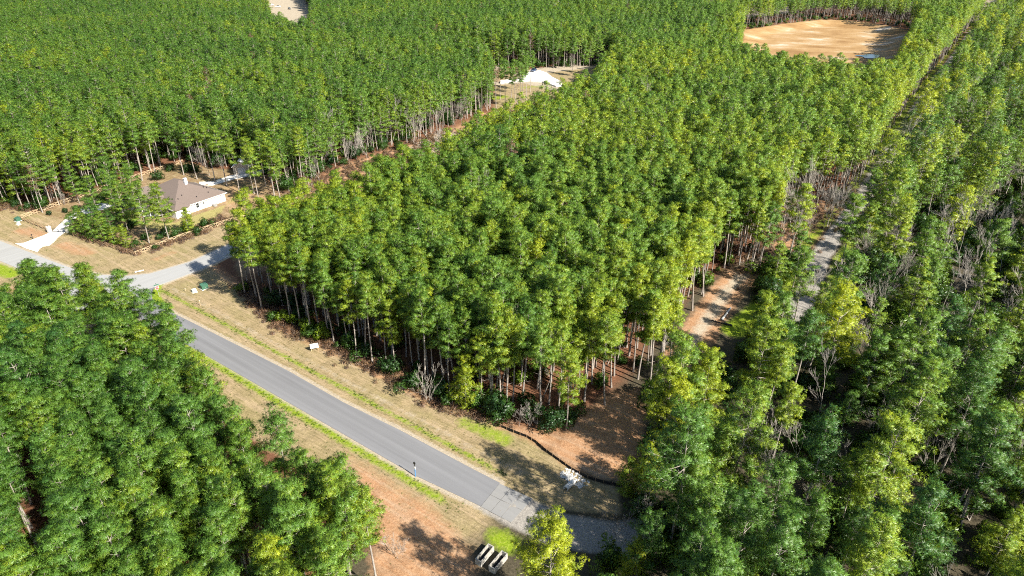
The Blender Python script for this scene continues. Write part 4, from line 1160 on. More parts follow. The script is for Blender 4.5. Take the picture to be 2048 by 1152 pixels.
T4 = np.clip(r_.normal(.75, .22, len(P4)), .2, 1)
P = np.concatenate([P1, P2, P3, P4]); TN = np.concatenate([T1, T2, T3, T4])
ok = (sdf(P, DARK_ROAD) > .5) & (sdf(P, LIGHT_ROAD) > .5) & (sdf(P, DRIVE) > .3)
P, TN = P[ok], TN[ok]; n = len(P)
scatter("verge_grass", WM, P, terrain(P), r_.integers(0, 4, n), r_.uniform(.25, .6, n), r_.uniform(0, 6.28, n), TN, "short green and straw-coloured grass on the road verges", "grass")
# ------------------------------------------------------------------ house with the brown hip roof
HA = math.atan2(0.833, 0.554)                     # long side wall runs this way
house = empty("house", (-95.6, 180.2, 0), HA, "white single-storey house with a brown hip roof, in the fenced yard", "house")
# local x along the side wall that faces the camera, local y towards the back
def hip(mb, x0, x1, y0, y1, z0, pitch, oh=0.5, th=0.16, hips=(1, 1, 1, 1)):
    """hip roof with overhang and a thin edge; hips: x0,x1 ends hipped"""
    x0 -= oh; x1 += oh; y0 -= oh; y1 += oh
    zb = z0 - oh * pitch + 0.05
    w = min(x1 - x0, y1 - y0) / 2
    zt = zb + w * pitch
    if x1 - x0 >= y1 - y0:
        r0 = (x0 + (w if hips[0] else 0), (y0 + y1) / 2, zt); r1 = (x1 - (w if hips[1] else 0), (y0 + y1) / 2, zt)
        tp = [(0, 1, 5, 4), (1, 2, 5), (2, 3, 4, 5), (3, 0, 4)]
    else:
        r0 = ((x0 + x1) / 2, y0 + (w if hips[2] else 0), zt); r1 = ((x0 + x1) / 2, y1 - (w if hips[3] else 0), zt)
        tp = [(0, 1, 4), (1, 2, 5, 4), (2, 3, 5), (3, 0, 4, 5)]
    pts = [(x0, y0, zb), (x1, y0, zb), (x1, y1, zb), (x0, y1, zb), r0, r1]
    low = [(x, y, z - th) for x, y, z in pts[:4]]
    mb.poly(pts + low, tp + [(6, 7, 1, 0), (7, 8, 2, 1), (8, 9, 3, 2), (9, 6, 0, 3), (6, 9, 8, 7)])
    return zb, zt
def fascia(x0, x1, y0, y1, z0, pitch, parent, oh=0.5):
    x0 -= oh; x1 += oh; y0 -= oh; y1 += oh
    zb = z0 - oh * pitch + 0.05
    mb = MB(); tk, hh_ = 0.06, 0.20
    mb.box(x0 - tk, x1 + tk, y0 - tk, y0, zb - hh_, zb - 0.012); mb.box(x0 - tk, x1 + tk, y1, y1 + tk, zb - hh_, zb - 0.012)
    mb.box(x0 - tk, x0, y0, y1, zb - hh_, zb - 0.012); mb.box(x1, x1 + tk, y0, y1, zb - hh_, zb - 0.012)
    return mb.build("fascia", "white_trim", parent)
WH = 2.9
mb = MB()
mb.box(0, 16.6, 0, 15, 0, WH)
mb.box(0.0, 4.2, -0.7, 0.0, 0, WH)
mb.box(8, 16.0, 15, 21.5, 0, WH)
mb.box(-3.2, 8, 12.2, 22, 0, WH)
mb.build("wall", "white_wall", house)
mb = MB(); mb.box(-0.04, 16.64, -0.05, -0.001, 0, 0.28); mb.box(-0.04, 4.24, -0.75, -0.701, 0, 0.28)
mb.build("plinth", "concrete", house)
mb = MB(); hip(mb, 0, 16.6, 0, 15, WH, 0.50)
roof = mb.build("roof", "roof_shingle", house)
mb = MB(); hip(mb, 0.02, 4.2, -0.7, 9.0, WH + 0.012, 0.58)
mb.build("roof", "roof_shingle", house)
mb = MB(); hip(mb, 8, 16.0, 11, 21.5, WH + 0.02, 0.54)
mb.build("roof", "roof_shingle", house)
mb = MB(); hip(mb, -3.2, 8, 12.2, 22, WH + 0.03, 0.50)
mb.build("roof", "roof_shingle", house)
mb = MB()                                          # gabled porch on posts
x0, x1, y0, y1, zb, zt = -3.6, 2.5, 6.2, 10.8, 2.75, 4.7
ym = (y0 + y1) / 2
mb.poly([(x0, y0, zb), (x1, y0, zb), (x0, ym, zt), (x1, ym, zt), (x0, y1, zb), (x1, y1, zb)] + [(x0, y0, zb - .15), (x1, y0, zb - .15), (x0, ym, zt - .15), (x1, ym, zt - .15), (x0, y1, zb - .15), (x1, y1, zb - .15)],
        [(0, 1, 3, 2), (2, 3, 5, 4), (6, 8, 9, 7), (8, 10, 11, 9), (0, 2, 8, 6), (2, 4, 10, 8), (1, 7, 9, 3), (3, 9, 11, 5), (0, 6, 7, 1), (4, 5, 11, 10)])
mb.build("porch_roof", "roof_shingle", house)
mb = MB(); mb.poly([(x0 + .1, y0 + .3, zb - .14), (x0 + .1, ym, zt - .3), (x0 + .1, y1 - .3, zb - .14)], [(0, 1, 2)])
mb.build("gable", "white_wall", house)
for yy in (6.6, 8.0, 9.2, 10.4):
    mb = MB(); mb.box(x0 + .1, x0 + .32, yy - .11, yy + .11, 0.1, 2.62); mb.box(x0 + .04, x0 + .38, yy - .17, yy + .17, 0.1, 0.5)
    mb.build("post", "white_trim", house)
mb = MB(); mb.box(-4.3, -0.06, 5.6, 11.4, 0, 0.12)
mb.build("porch_floor", "concrete", house)
fascia(0, 16.6, 0, 15, WH, 0.50, house)
fascia(-3.2, 8, 12.2, 22, WH + 0.03, 0.50, house)
ch = MB(); ch.box(8.9, 9.7, 6.45, 7.15, 5.4, 7.9); ch.box(8.83, 9.77, 6.38, 7.22, 7.901, 7.98)
chim = ch.build("chimney", "white_metal", house)
mb = MB(); mb.cyl(9.3, 6.8, 7.981, 8.15, .12, n=12); mb.cyl(9.3, 6.8, 8.15, 8.21, .2, .1, n=12)
mb.build("flue_cap", "galvanised", chim)
for (vx, vy) in ((3.0, 10.5), (5.2, 3.2), (2.4, 3.6), (3.4, 2.4), (12.6, 3.6), (13.2, 3.0), (12.4, 1.4), (8.4, 1.2)):
    zr = WH - 0.28 + 0.05 + (min(vx, 16.6 - vx, vy, 15 - vy) + 0.5) * 0.50
    mb = MB(); mb.cyl(vx, vy, zr - .1, zr + .32, .09, n=8); mb.cyl(vx, vy, zr + .32, zr + .38, .14, n=8)
    mb.build("vent", "black_metal", roof)
def window(x, y, w, h, z, face='y-', parent=None):
    e = MB()
    if face == 'y-':
        e.box(x - w / 2 - .08, x + w / 2 + .08, y - .06, y - .004, z - .08, z + h + .08)
        wo = e.build("window", "white_trim", parent)
        for q_ in (0, 1):
            g_ = MB(); g_.box(x - w / 2, x + w / 2, y - .075, y - .061, z + q_ * h / 2 + .03, z + (q_ + 1) * h / 2 - .03)
            g_.build("pane", "glass_dark", wo)
    else:
        e.box(x - .06, x - .004, y - w / 2 - .08, y + w / 2 + .08, z - .08, z + h + .08)
        wo = e.build("window", "white_trim", parent)
        for q_ in (0, 1):
            g_ = MB(); g_.box(x - .075, x - .061, y - w / 2, y + w / 2, z + q_ * h / 2 + .03, z + (q_ + 1) * h / 2 - .03)
            g_.build("pane", "glass_dark", wo)
    return wo
window(7.3, 0, 0.9, 1.5, 0.9, 'y-', house)
window(9.3, 0, 0.7, 0.6, 1.4, 'y-', house)
window(2.7, -0.7, 1.0, 1.5, 0.7, 'y-', house)
window(0, 2.0, 1.4, 1.5, 0.8, 'x-', house)
window(0, 4.6, 1.0, 1.5, 0.8, 'x-', house)
mb = MB(); mb.box(-0.07, -0.004, 7.6, 8.9, 0.12, 2.25)
dr = mb.build("door", "stained_or_shaded_wood", house)
mb = MB(); mb.box(-0.12, -0.071, 7.75, 7.82, 1.05, 1.25); mb.build("handle", "galvanised", dr)
for k_ in (0, 1):
    mb = MB(); mb.box(-3.27, -3.204, 13.0 + 4.2 * k_, 16.4 + 4.2 * k_, 0.05, 2.3)
    mb.build("garage_door", "white_trim", house)
mb = MB(); mb.box(11.6, 12.6, -1.5, -0.6, 0, 0.95); mb.build("air_conditioner", "galvanised", house, bevel=.03)
# ------------------------------------------------------------------ shed
shed = empty("shed", (*gp(468, 349), 0), R(8), "small tan shed with a pale metal gable roof at the end of the concrete path", "shed")
mb = MB(); mb.box(0, 5.4, 0, 7, 0, 2.7); mb.poly([(0, 0, 2.7), (5.4, 0, 2.7), (2.7, 0, 4.3), (0, 7, 2.7), (5.4, 7, 2.7), (2.7, 7, 4.3)], [(0, 1, 2), (3, 5, 4), (0, 2, 5, 3), (1, 4, 5, 2)])
mb.build("wall", "grey_lumber", shed)
mb = MB()
for sx in (0, 1):
    xa, xb = (-.35, 2.7) if sx == 0 else (5.75, 2.7)
    mb.poly([(xa, -.35, 2.55), (xb, -.35, 4.42), (xb, 7.35, 4.42), (xa, 7.35, 2.55), (xa, -.35, 2.47), (xb, -.35, 4.34), (xb, 7.35, 4.34), (xa, 7.35, 2.47)], [(0, 1, 2, 3), (4, 7, 6, 5), (0, 4, 5, 1), (1, 5, 6, 2), (2, 6, 7, 3), (3, 7, 4, 0)])
mb.build("roof", "white_metal", shed)
mb = MB(); mb.box(1.5, 3.9, -.06, -.004, 0.05, 2.25); mb.build("door", "galvanised", shed)

# ------------------------------------------------------------------ crossbuck rail fences
mb = MB(); mb.box(-.05, .05, -.05, .05, -.1, 1.3); POST_M = mb.mesh("fence_post", "new_lumber")
mb = MB(); mb.box(0, 1, -.022, .022, -.048, .048); RAIL_M = mb.mesh("fence_rail", "new_lumber")
mb = MB(); mb.box(-.05, .05, -.05, .05, -.1, 1.3); POST_SHADED = mb.mesh("fence_post", "stained_or_shaded_wood")  # darker copy for the front fences, shade put into the wood colour
mb = MB(); mb.box(0, 1, -.022, .022, -.048, .048); RAIL_SHADED = mb.mesh("fence_rail", "stained_or_shaded_wood")
def fence(line, label, post=POST_M, rail=RAIL_M, step=2.45):
    L = [Vector(p) for p in line]
    root = empty("rail_fence", (L[0].x, L[0].y, 0), 0, label, "fence", "crossbuck rail fences round the house yard")
    o0 = L[0]
    def put(me, name, a, b2=None):
        o = bpy.data.objects.new(name, me); S.collection.objects.link(o); o.parent = root
        if b2 is None:
            o.location = (a[0] - o0.x, a[1] - o0.y, a[2]); o.rotation_euler = (0, 0, a[3])
        else:
            A_, B_ = Vector(a), Vector(b2); dd = B_ - A_
            o.location = (A_.x - o0.x, A_.y - o0.y, A_.z); o.scale = (dd.length, 1, 1)
            o.rotation_euler = dd.to_track_quat('X', 'Z').to_euler()
    for a, b2 in zip(L[:-1], L[1:]):
        n = max(1, round((b2 - a).length / step))
        az = math.atan2(b2.y - a.y, b2.x - a.x)
        nrm = Vector((-math.sin(az), math.cos(az)))
        for i in range(n):
            p, q_ = a.lerp(b2, i / n), a.lerp(b2, (i + 1) / n)
            put(post, "post", (p.x, p.y, 0, az))
            for dz in (.28, 1.18):
                e_ = nrm * .073
                put(rail, "rail", (p.x + e_.x, p.y + e_.y, dz), (q_.x + e_.x, q_.y + e_.y, dz))
            e_ = nrm * .030; f_ = nrm * -.032
            put(rail, "brace", (p.x + e_.x, p.y + e_.y, .34), (q_.x + e_.x, q_.y + e_.y, 1.12))
            put(rail, "brace", (p.x + f_.x, p.y + f_.y, 1.12), (q_.x + f_.x, q_.y + f_.y, .34))
        p = b2
        put(post, "post", (p.x, p.y, 0, az))
fence(gps([(44, 438), (118, 411)]) , "pale new rail fence from the green utility box up along the plantation edge")
fence(gps([(122, 409.5), (220, 375)]), "pale rail fence along the plantation beside the driveway bend")
fence(gps([(224, 373.5), (285, 352), (366, 326)]), "pale rail fence behind the house at the plantation edge")
fence(gps([(42, 440), (95, 461)]), "rail fence with painted-in shade between the green utility box and the gate pillar", POST_SHADED, RAIL_SHADED)
fence(gps([(137, 462), (147, 472), (190, 486), (268, 511)]), "rail fence with painted-in shade from the gate pillar along the front yard to the corner", POST_SHADED, RAIL_SHADED)
fence(gps([(272, 512), (360, 478), (452, 448), (540, 420)]), "long pale rail fence along the side street from the yard corner")

# ------------------------------------------------------------------ gate pillars and gate
for px, lab in (((100, 465), "white stone gate pillar on the utility-box side of the driveway"), ((136, 465), "white stone gate pillar on the yard-shrub side of the driveway")):
    x, y = gp(*px)
    e = empty("gate_pillar", (x, y, 0), R(-25), lab, "pillar", "white pillars at the driveway gate")
    mb = MB()
    for c_ in range(5):
        g_ = 0.01 * (c_ % 2)
        mb.box(-.40 - g_, .40 + g_, -.40 - g_, .40 + g_, c_ * .33, c_ * .33 + .325)
    mb.build("shaft", "stone_block", e)
    mb = MB(); mb.box(-.5, .5, -.5, .5, 1.652, 1.76); mb.build("cap", "stone_block", e, bevel=.02)
    mb = MB(); mb.box(-.09, .09, -.09, .09, 1.76, 1.80); mb.cyl(0, 0, 1.80, 2.02, .10, .07, n=8); mb.build("lamp", "black_metal", e)
a_, b_ = Vector(gp(102, 465)), Vector(gp(134, 465))
gate = empty("driveway_gate", (a_.x, a_.y, 0), math.atan2(b_.y - a_.y, b_.x - a_.x), "low dark metal driveway gate between two white pillars", "gate")
wd = (b_ - a_).length
for k_ in (0, 1):
    x0 = .5 + k_ * (wd - 1.0) / 2; x1 = x0 + (wd - 1.0) / 2 - .05
    mb = MB(); mb.box(x0, x1, -.025, .025, .18, .24); mb.box(x0, x1, -.025, .025, 1.1, 1.16); mb.box(x0, x0 + .06, -.025, .025, .241, 1.099); mb.box(x1 - .06, x1, -.025, .025, .241, 1.099)
    lf = mb.build("leaf", "black_metal", gate)
    for j in range(1, 9):
        xx = x0 + (x1 - x0) * j / 9
        mb = MB(); mb.box(xx - .012, xx + .012, -.012, .012, .242, 1.098); mb.build("bar", "black_metal", lf)

# ------------------------------------------------------------------ utility boxes
def cabinet(px, rz, w, d, h, mat, label, name="utility_box"):
    x, y = gp(*px)
    e = empty(name, (x, y, tz(x, y)), rz, label, "utility box", "utility boxes on the verges")
    mb = MB(); mb.box(-w / 2 - .12, w / 2 + .12, -d / 2 - .12, d / 2 + .12, -.1, .1); mb.build("pad", "concrete", e)
    mb = MB(); mb.poly([(-w / 2, -d / 2, .101), (w / 2, -d / 2, .101), (w / 2, d / 2, .101), (-w / 2, d / 2, .101), (-w / 2, -d / 2, h * .82), (w / 2, -d / 2, h * .82), (w / 2, d / 2, h), (-w / 2, d / 2, h)],
                       [(0, 3, 2, 1), (4, 5, 6, 7), (0, 1, 5, 4), (1, 2, 6, 5), (2, 3, 7, 6), (3, 0, 4, 7)])
    mb.build("body", mat, e, bevel=.03)
    mb = MB(); mb.box(-w / 2 - .03, w / 2 + .03, -d / 2 - .03, -d / 2 + .0, h * .78, h * .84); mb.build("hood_lip", mat, e)
    mb = MB(); mb.box(-.04, .04, -d / 2 - .06, -d / 2 - .002, h * .35, h * .5); mb.build("padlock", "galvanised", e)
cabinet((36, 442), R(-30), 1.3, 1.2, 1.15, "green_steel", "green steel utility box at the end of the pale yard fence")
cabinet((37, 449), R(-30), .9, .7, .55, "pale_plastic", "low pale utility box beside the green one at the yard fence")
cabinet((409, 577), R(48), 1.5, 1.2, 1.25, "green_steel", "green steel utility box on the grassy corner across from the yard")
cabinet((389, 584), R(40), .9, .8, .75, "pale_plastic", "small pale utility box on the grassy corner by the stop sign")

# ------------------------------------------------------------------ signs and posts
def octagon(r):
    return [(r * math.cos(R(22.5 + 45 * k)), r * math.sin(R(22.5 + 45 * k))) for k in range(8)]
def plate(pts, y0, y1):
    """flat plate standing in the local xz plane"""
    mb = MB(); n = len(pts)
    mb.poly([(x, y0, z) for x, z in pts] + [(x, y1, z) for x, z in pts], [tuple(range(n)), tuple(range(2 * n - 1, n - 1, -1))] + [(k, (k + 1) % n, n + (k + 1) % n, n + k) for k in range(n)])
    return mb
def text_mesh(body, size):
    cu = bpy.data.curves.new("lettering", 'FONT')
    cu.body = body; cu.size = size; cu.align_x = 'CENTER'; cu.align_y = 'CENTER'; cu.extrude = 0.002
    ob = bpy.data.objects.new("lettering", cu)
    S.collection.objects.link(ob)
    bpy.context.view_layer.update()
    me = bpy.data.meshes.new_from_object(ob.evaluated_get(bpy.context.evaluated_depsgraph_get()))
    bpy.data.objects.remove(ob)
    me.materials.clear(); me.materials.append(MATS["sign_white"])
    return me
STOP_T = text_mesh("STOP", 0.34)
def stop_sign(px, face, label):
    x, y = gp(*px)
    e = empty("stop_sign", (x, y, 0), face, label, "stop sign", "stop signs at the crossing")
    mb = MB(); mb.box(-.035, .035, -.02, .02, -.1, 2.95); mb.build("post", "galvanised", e)
    zc = 2.35
    sh = lambda r: [(a, zc + b2) for a, b2 in octagon(r)]
    pl = plate(sh(.46), -.032, -.022).build("plate", "sign_white", e)
    plate(sh(.42), -.040, -.033).build("face", "sign_red", pl)
    tx = bpy.data.objects.new("lettering", STOP_T); link(tx); tx.parent = pl
    tx.location = (0, -.0445, zc - .01); tx.rotation_euler = (R(90), 0, 0)
    for k_, (w, z, rz) in enumerate(((1.0, 2.98, 0), (1.0, 3.2, 90))):
        mb = MB(); mb.box(-w / 2, w / 2, -.012, .012, z, z + .18)
        b_ = mb.build("street_name_blade", "sign_green", e); b_.rotation_euler = (0, 0, R(rz))
stop_sign((319, 594), R(38), "red stop sign facing the paved road at the grassy corner")
stop_sign((113, 580), R(200), "stop sign seen from behind on the far verge of the crossing")
# board sign on two timber posts
x, y = gp(630, 702)
bs = empty("board_sign", (x, y, tz(x, y)), R(18), "white board sign on two timber posts on the dry verge", "sign")
for sx in (-.62, .62):
    mb = MB(); mb.box(sx - .05, sx + .05, -.05, .05, -.2, 1.5); mb.build("post", "new_lumber", bs)
mb = MB(); mb.box(-.78, .78, -.085, -.051, .72, 1.78); mb.build("board", "sign_white", bs)
# blue post with plates seen edge-on
x, y = gp(831, 953)
rp = empty("road_post", (x, y, tz(x, y)), R(-35), "blue road post with white plate and dark round head beside the asphalt", "road post")
mb = MB(); mb.cyl(0, 0, -.1, 1.5, .055, .075, n=10); mb.build("lower_post", "blue_paint", rp)
mb = MB(); mb.box(-.12, .12, -.05, .05, 1.5, 1.95); mb.build("white_plate", "sign_white", rp, bevel=.02)
mb = MB(); mb.cyl(0, 0, 1.95, 2.5, .04, n=8); mb.build("upper_post", "galvanised", rp)
mb = MB(); mb.box(-.09, .09, -.04, .04, 2.08, 2.3); mb.build("small_plate", "black_metal", rp, bevel=.02)
plate([(.20 * math.cos(a), 2.68 + .26 * math.sin(a)) for a in np.linspace(0, 2 * math.pi, 16, endpoint=False)], -.05, .05).build("round_head", "black_metal", rp)
# marker stake in the grass
for px, h, lab in (((372, 584), .9, "short pale marker stake left of the small pale utility box"), ((401, 611), 1.2, "pale marker stake standing in the dry verge"), ((66, 478), 1.1, "dark mailbox post beside the driveway mouth")):
    x, y = gp(*px)
    e = empty("marker_stake", (x, y, 0), .3, lab, "stake")
    mb = MB(); mb.box(-.045, .045, -.03, .03, -.1, h); mb.build("stake", "black_metal" if "dark" in lab else "new_lumber", e)
    mb = MB(); mb.box(-.11, .11, -.2, .2, h + .001, h + .22) if "dark" in lab else mb.box(-.05, .05, -.035, .035, h + .001, h + .1)
    mb.build("top", "black_metal" if "dark" in lab else "sign_white", e)
# loose white board by the kerb of the side street
x, y = gp(279, 543)
mb = MB(); mb.box(-1.0, 1.0, -.16, .16, .0, .12); mb.box(-.95, -.7, -.2, .2, -.03, .0)
tag(mb.build("loose_plank", "sign_white", None, .01, loc=(x, y, .05), rz=R(33)), "pale plank lying on the grass corner by the cross road", "plank")

# ------------------------------------------------------------------ silt fence, stones, pipe and troughs at the road end
SF = gps([(1000, 851), (1026, 862), (1053, 873), (1072, 884), (1092, 900), (1118, 918), (1143, 935), (1175, 953), (1206, 963), (1241, 972)])
sf = empty("silt_fence", (*SF[0], 0), 0, "low black silt fence curving round the bare red bank", "silt fence")
vs, fs = [], []
dense = []
for a, b2 in zip(SF[:-1], SF[1:]):
    for k_ in range(4):
        dense.append((a[0] + (b2[0] - a[0]) * k_ / 4, a[1] + (b2[1] - a[1]) * k_ / 4))
dense.append(SF[-1])
mb = MB()
for i in range(len(dense) - 1):
    (xa, ya), (xb, yb) = dense[i], dense[i + 1]
    za, zb_ = tz(xa, ya), tz(xb, yb)
    sag = lambda j: .58 - .06 * (j % 2)
    n_ = Vector((-(yb - ya), xb - xa)).normalized() * .02
    ox, oy = SF[0]
    mb.poly([(xa - ox, ya - oy, za - .05), (xb - ox, yb - oy, zb_ - .05), (xb - ox, yb - oy, zb_ + sag(i + 1)), (xa - ox, ya - oy, za + sag(i)),
             (xa - ox + n_.x, ya - oy + n_.y, za - .05), (xb - ox + n_.x, yb - oy + n_.y, zb_ - .05), (xb - ox + n_.x, yb - oy + n_.y, zb_ + sag(i + 1)), (xa - ox + n_.x, ya - oy + n_.y, za + sag(i))],
            [(0, 1, 2, 3), (7, 6, 5, 4), (3, 2, 6, 7), (0, 4, 5, 1)])
mb.build("fabric", "black_cloth", sf)
for i in range(0, len(dense), 2):
    xa, ya = dense[i]
    mb = MB(); mb.box(-.03, .03, -.03, .03, -.2, .72)
    mb.build("stake", "stained_or_shaded_wood", sf, loc=(xa - SF[0][0] + .05, ya - SF[0][1] - .05, tz(xa, ya)))
def rock(seed, r=1.0):
    bm = bmesh.new(); bmesh.ops.create_icosphere(bm, subdivisions=1, radius=r)
    rr = random.Random(seed)
    for v in bm.verts:
        v.co *= rr.uniform(.7, 1.15); v.co.z *= .65
    me = bpy.data.meshes.new("stone"); bm.to_mesh(me); bm.free(); me.materials.append(MATS["white_rock"])
    return me
ROCKS = [rock(i) for i in range(6)]
RP = gps([(1118, 940), (1133, 932), (1148, 938), (1178, 960), (1176, 968), (1158, 975), (1142, 966), (1122, 950)])
rx, ry = gp(1145, 952)
heap = empty("stone_apron", (rx, ry, tz(rx, ry)), 0, "white broken stones laid below the silt fence at the pipe mouth", "stones")
bb = np.array(RP); cnt = 0
rr = random.Random(5)
while cnt < 150:
    p_ = (rr.uniform(bb[:, 0].min(), bb[:, 0].max()), rr.uniform(bb[:, 1].min(), bb[:, 1].max()))
    if sdf([p_], RP)[0] > 0: continue
    o = obj("stone", ROCKS[cnt % 6], heap, (p_[0] - rx, p_[1] - ry, tz(*p_) - tz(rx, ry) + .05), rr.uniform(0, 6), None)
    s_k = rr.uniform(.13, .30); o.scale = (s_k, s_k * rr.uniform(.7, 1.1), s_k); cnt += 1
x, y = gp(1139, 972)
mb = MB()
for r0_, r1_ in ((.36, .36),):
    n_ = 14
    pts = []
    for xx in (-1.0, 1.0):
        for rad in (.42, .33):
            pts += [(xx, rad * math.cos(2 * math.pi * k / n_), .3 + rad * math.sin(2 * math.pi * k / n_)) for k in range(n_)]
    fs_ = []
    for k in range(n_):
        k2 = (k + 1) % n_
        fs_ += [(k, k2, 2 * n_ + k2, 2 * n_ + k), (n_ + k2, n_ + k, 3 * n_ + k, 3 * n_ + k2), (k, n_ + k, n_ + k2, k2), (2 * n_ + k2, 3 * n_ + k2, 3 * n_ + k, 2 * n_ + k)]
    mb.poly(pts, fs_)
tag(mb.build("concrete_pipe", "concrete", loc=(x, y, tz(x, y)), rz=R(48)), "short pale concrete pipe at the edge of the white stones", "pipe")
# two open concrete troughs by the bottom edge
for (pa, pb, lab) in (((959, 1128), (980, 1103), "open concrete trough on the orange soil, farther from the yellow-green pine"), ((986, 1142), (1007, 1117), "open concrete trough beside the yellow-green pine, at the bottom edge")):
    A_, B_ = Vector(gp(*pa)), Vector(gp(*pb))
    L_ = (B_ - A_).length + .6
    tr = empty("concrete_trough", (*((A_ + B_) / 2), tz(*((A_ + B_) / 2)) - .05), math.atan2(B_.y - A_.y, B_.x - A_.x), lab, "trough", "open concrete troughs by the road end")
    w_ = .48
    mb = MB()
    mb.box(-L_ / 2, L_ / 2, -w_, -w_ + .10, 0, 1.05); mb.box(-L_ / 2, L_ / 2, w_ - .10, w_, 0, 1.05)
    mb.box(-L_ / 2, -L_ / 2 + .13, -w_ + .101, w_ - .101, 0, 1.047); mb.box(L_ / 2 - .13, L_ / 2, -w_ + .101, w_ - .101, 0, 1.047)
    mb.build("side", "weathered_concrete", tr)
    mb = MB(); mb.box(-L_ / 2 + .131, L_ / 2 - .131, -w_ + .101, w_ - .101, 0, .1); mb.build("bottom", "trough_shade", tr)  # near-black bottom paints in the shade inside the trough
# fallen logs by the fire break
def log(pa, pb, r0, r1, mat, label):
    A_, B_ = Vector((*gp(*pa), 0)), Vector((*gp(*pb), 0))
    A_.z = tz(A_.x, A_.y) + r0 * .8; B_.z = tz(B_.x, B_.y) + r1 * .8
    P_ = np.array([A_ + (B_ - A_) * q_ + Vector((0, 0, .05 * math.sin(q_ * 9))) for q_ in np.linspace(0, 1, 7)])
    V, F = tubes([(P_ - np.array(A_), np.linspace(r0, r1, 7)), ([P_[2] - np.array(A_), P_[2] - np.array(A_) + np.array([.3, .4, .35])], [r0 * .4, r0 * .15]), ([P_[4] - np.array(A_), P_[4] - np.array(A_) + np.array([-.3, .3, .3])], [r0 * .35, r0 * .12])], 9)
    o = obj("fallen_log", mesh_np("fallen_log", V, F, [mat]), None, A_)
    tag(o, label, "log")
log((1443, 642), (1461, 617), .24, .17, "white_rock", "pale barkless log lying on the red fire break")
log((1464, 653), (1418, 640), .26, .07, "black_metal", "dark tapered log form lying across the fire break")  # log form standing in for a dark line on the ground
log((420, 775), (436, 800), .14, .09, "pale_bark", "pale log on the dry grass behind the roadside pines")
log((845, 262), (872, 300), .20, .10, "pale_bark", "pale fallen trunk beside the brush heap in the red gap")

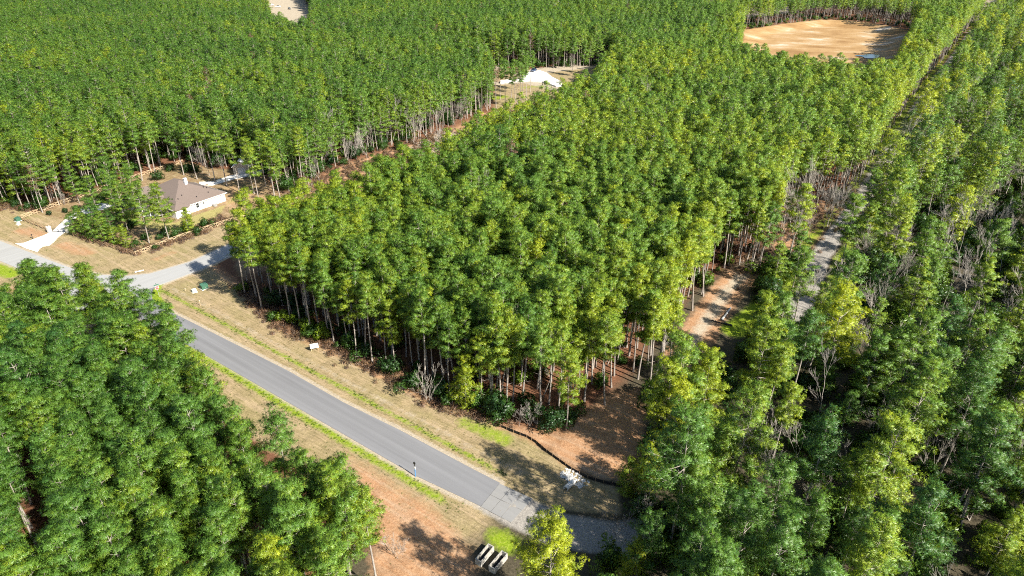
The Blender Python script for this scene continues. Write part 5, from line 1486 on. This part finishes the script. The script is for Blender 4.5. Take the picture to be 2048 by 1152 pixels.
# ------------------------------------------------------------------ vehicles
def car(x, y, z, rz, paint, label, pickup=False, cat="car"):
    e = empty("parked_car", (x, y, z), rz, label, cat, "vehicles parked in the clearings")
    prof = [(-2.3, .35), (-2.35, .75), (-2.2, .95), (-1.0, 1.02), (-.35, 1.02), (1.9, 1.0), (2.3, .92), (2.35, .45), (2.25, .32)] if not pickup else [(-2.6, .45), (-2.65, .85), (-2.45, 1.05), (-1.2, 1.12), (2.5, 1.12), (2.7, 1.1), (2.72, .5), (2.6, .42)]
    w = .92
    mb = MB(); n = len(prof)
    mb.poly([(px, -w, pz) for px, pz in prof] + [(px, w, pz) for px, pz in prof], [tuple(range(n)), tuple(range(2 * n - 1, n - 1, -1))] + [(k, (k + 1) % n, n + (k + 1) % n, n + k) for k in range(n)])
    mb.build("body", paint, e, bevel=.05)
    cab = [(-1.15, 1.03), (-.35, 1.62), (1.35 if not pickup else .75, 1.64), (2.05 if not pickup else 1.0, 1.03)]
    zb = 1.13 if pickup else 1.035
    cab = [(px, max(pz, zb)) for px, pz in cab]
    mb = MB(); mb.poly([(px, -w * (.95 if pz < 1.3 else .78), pz) for px, pz in cab] + [(px, w * (.95 if pz < 1.3 else .78), pz) for px, pz in cab], [(0, 1, 2, 3), (7, 6, 5, 4), (0, 4, 5, 1), (1, 5, 6, 2), (2, 6, 7, 3), (3, 7, 4, 0)])
    mb.build("glasshouse", "glass_dark", e, bevel=.04)
    mb = MB(); mb.box(cab[1][0] + .05, cab[2][0] - .05, -.66, .66, 1.645, 1.69); mb.build("roof", paint, e, bevel=.02)
    for sx in (-1.45, 1.45):
        for sy in (-1, 1):
            mb = MB(); mb.cyl(sx, .36, sy * .80, sy * .98, .36, n=16, axis='y'); wl = mb.build("wheel", "tyre_rubber", e)
            mb = MB(); mb.cyl(sx, .36, sy * .981, sy * 1.0, .21, n=12, axis='y'); mb.build("rim", "wheel_rim", wl)
    for sy in (-.62, .62):
        fx = -2.38 if not pickup else -2.68
        mb = MB(); mb.box(fx - .02, fx + .06, sy - .2, sy + .2, .66, .80); mb.build("headlight", "lamp_lens", e)
    return e
x, y = gp(579, 19); car(x, y, tz(x, y), R(120), "car_black", "dark car with its roof glinting on the pale road in the far clearing")
x, y = gp(556, 15); car(x, y, tz(x, y), R(5), "car_silver", "silver-blue pickup parked on the sand in the far clearing", True, "pickup")
x, y = gp(543, 12); car(x, y, tz(x, y), R(30), "car_white", "white car half hidden by trunks in the far clearing")
x, y = gp(1067, 146); car(x, y, 0.92, R(60), "car_blue", "small blue car on the pale turning circle")
x, y = gp(955, 190); car(x, y, tz(x, y), R(20), "car_silver", "silver car glimpsed between pines by the small far lawn")
x, y = gp(350, 690); car(x, y, 0, R(-37), "car_blue", "dark blue car parked on the verge behind the roadside pines")
# ------------------------------------------------------------------ half-hidden house by the far lawn
x, y = gp(905, 195)
fh = empty("far_house", (x, y, tz(x, y)), R(25), "pale house with grey roof half hidden by pines near the far lawn", "house")
mb = MB(); mb.box(-8, 8, -5, 5, -.5, 3); mb.build("wall", "white_wall", fh)
mb = MB(); hip(mb, -8, 8, -5, 5, 3, .5); mb.build("roof", "grey_shingle", fh)
for xx in (-5, -1.5, 3, 6):
    window(xx, -5, 1.2, 1.4, .9, 'y-', fh)
mb = MB(); mb.box(.4, 1.4, -5.06, -5.004, 0, 2.2); mb.build("door", "stained_or_shaded_wood", fh)
# brush heap in the red gap
BH = [brush(970 + i, 70, 1.6, 1.3) for i in range(1)]
x, y = gp(868, 290)
bh = empty("brush_heap", (x, y, tz(x, y)), 0, "pinkish heap of cut brush in the red gap between the stands", "brush heap")
bh.scale = (4.2, 3.0, 2.0)
obj("sticks", wood_mesh("sticks", BH[0][0], "pale_bark"), bh)
c_ = obj("dead_leaves", leaf_mesh("dead_leaves", BH[0][1], "dry_leaves"), bh); c_["tint"] = .9
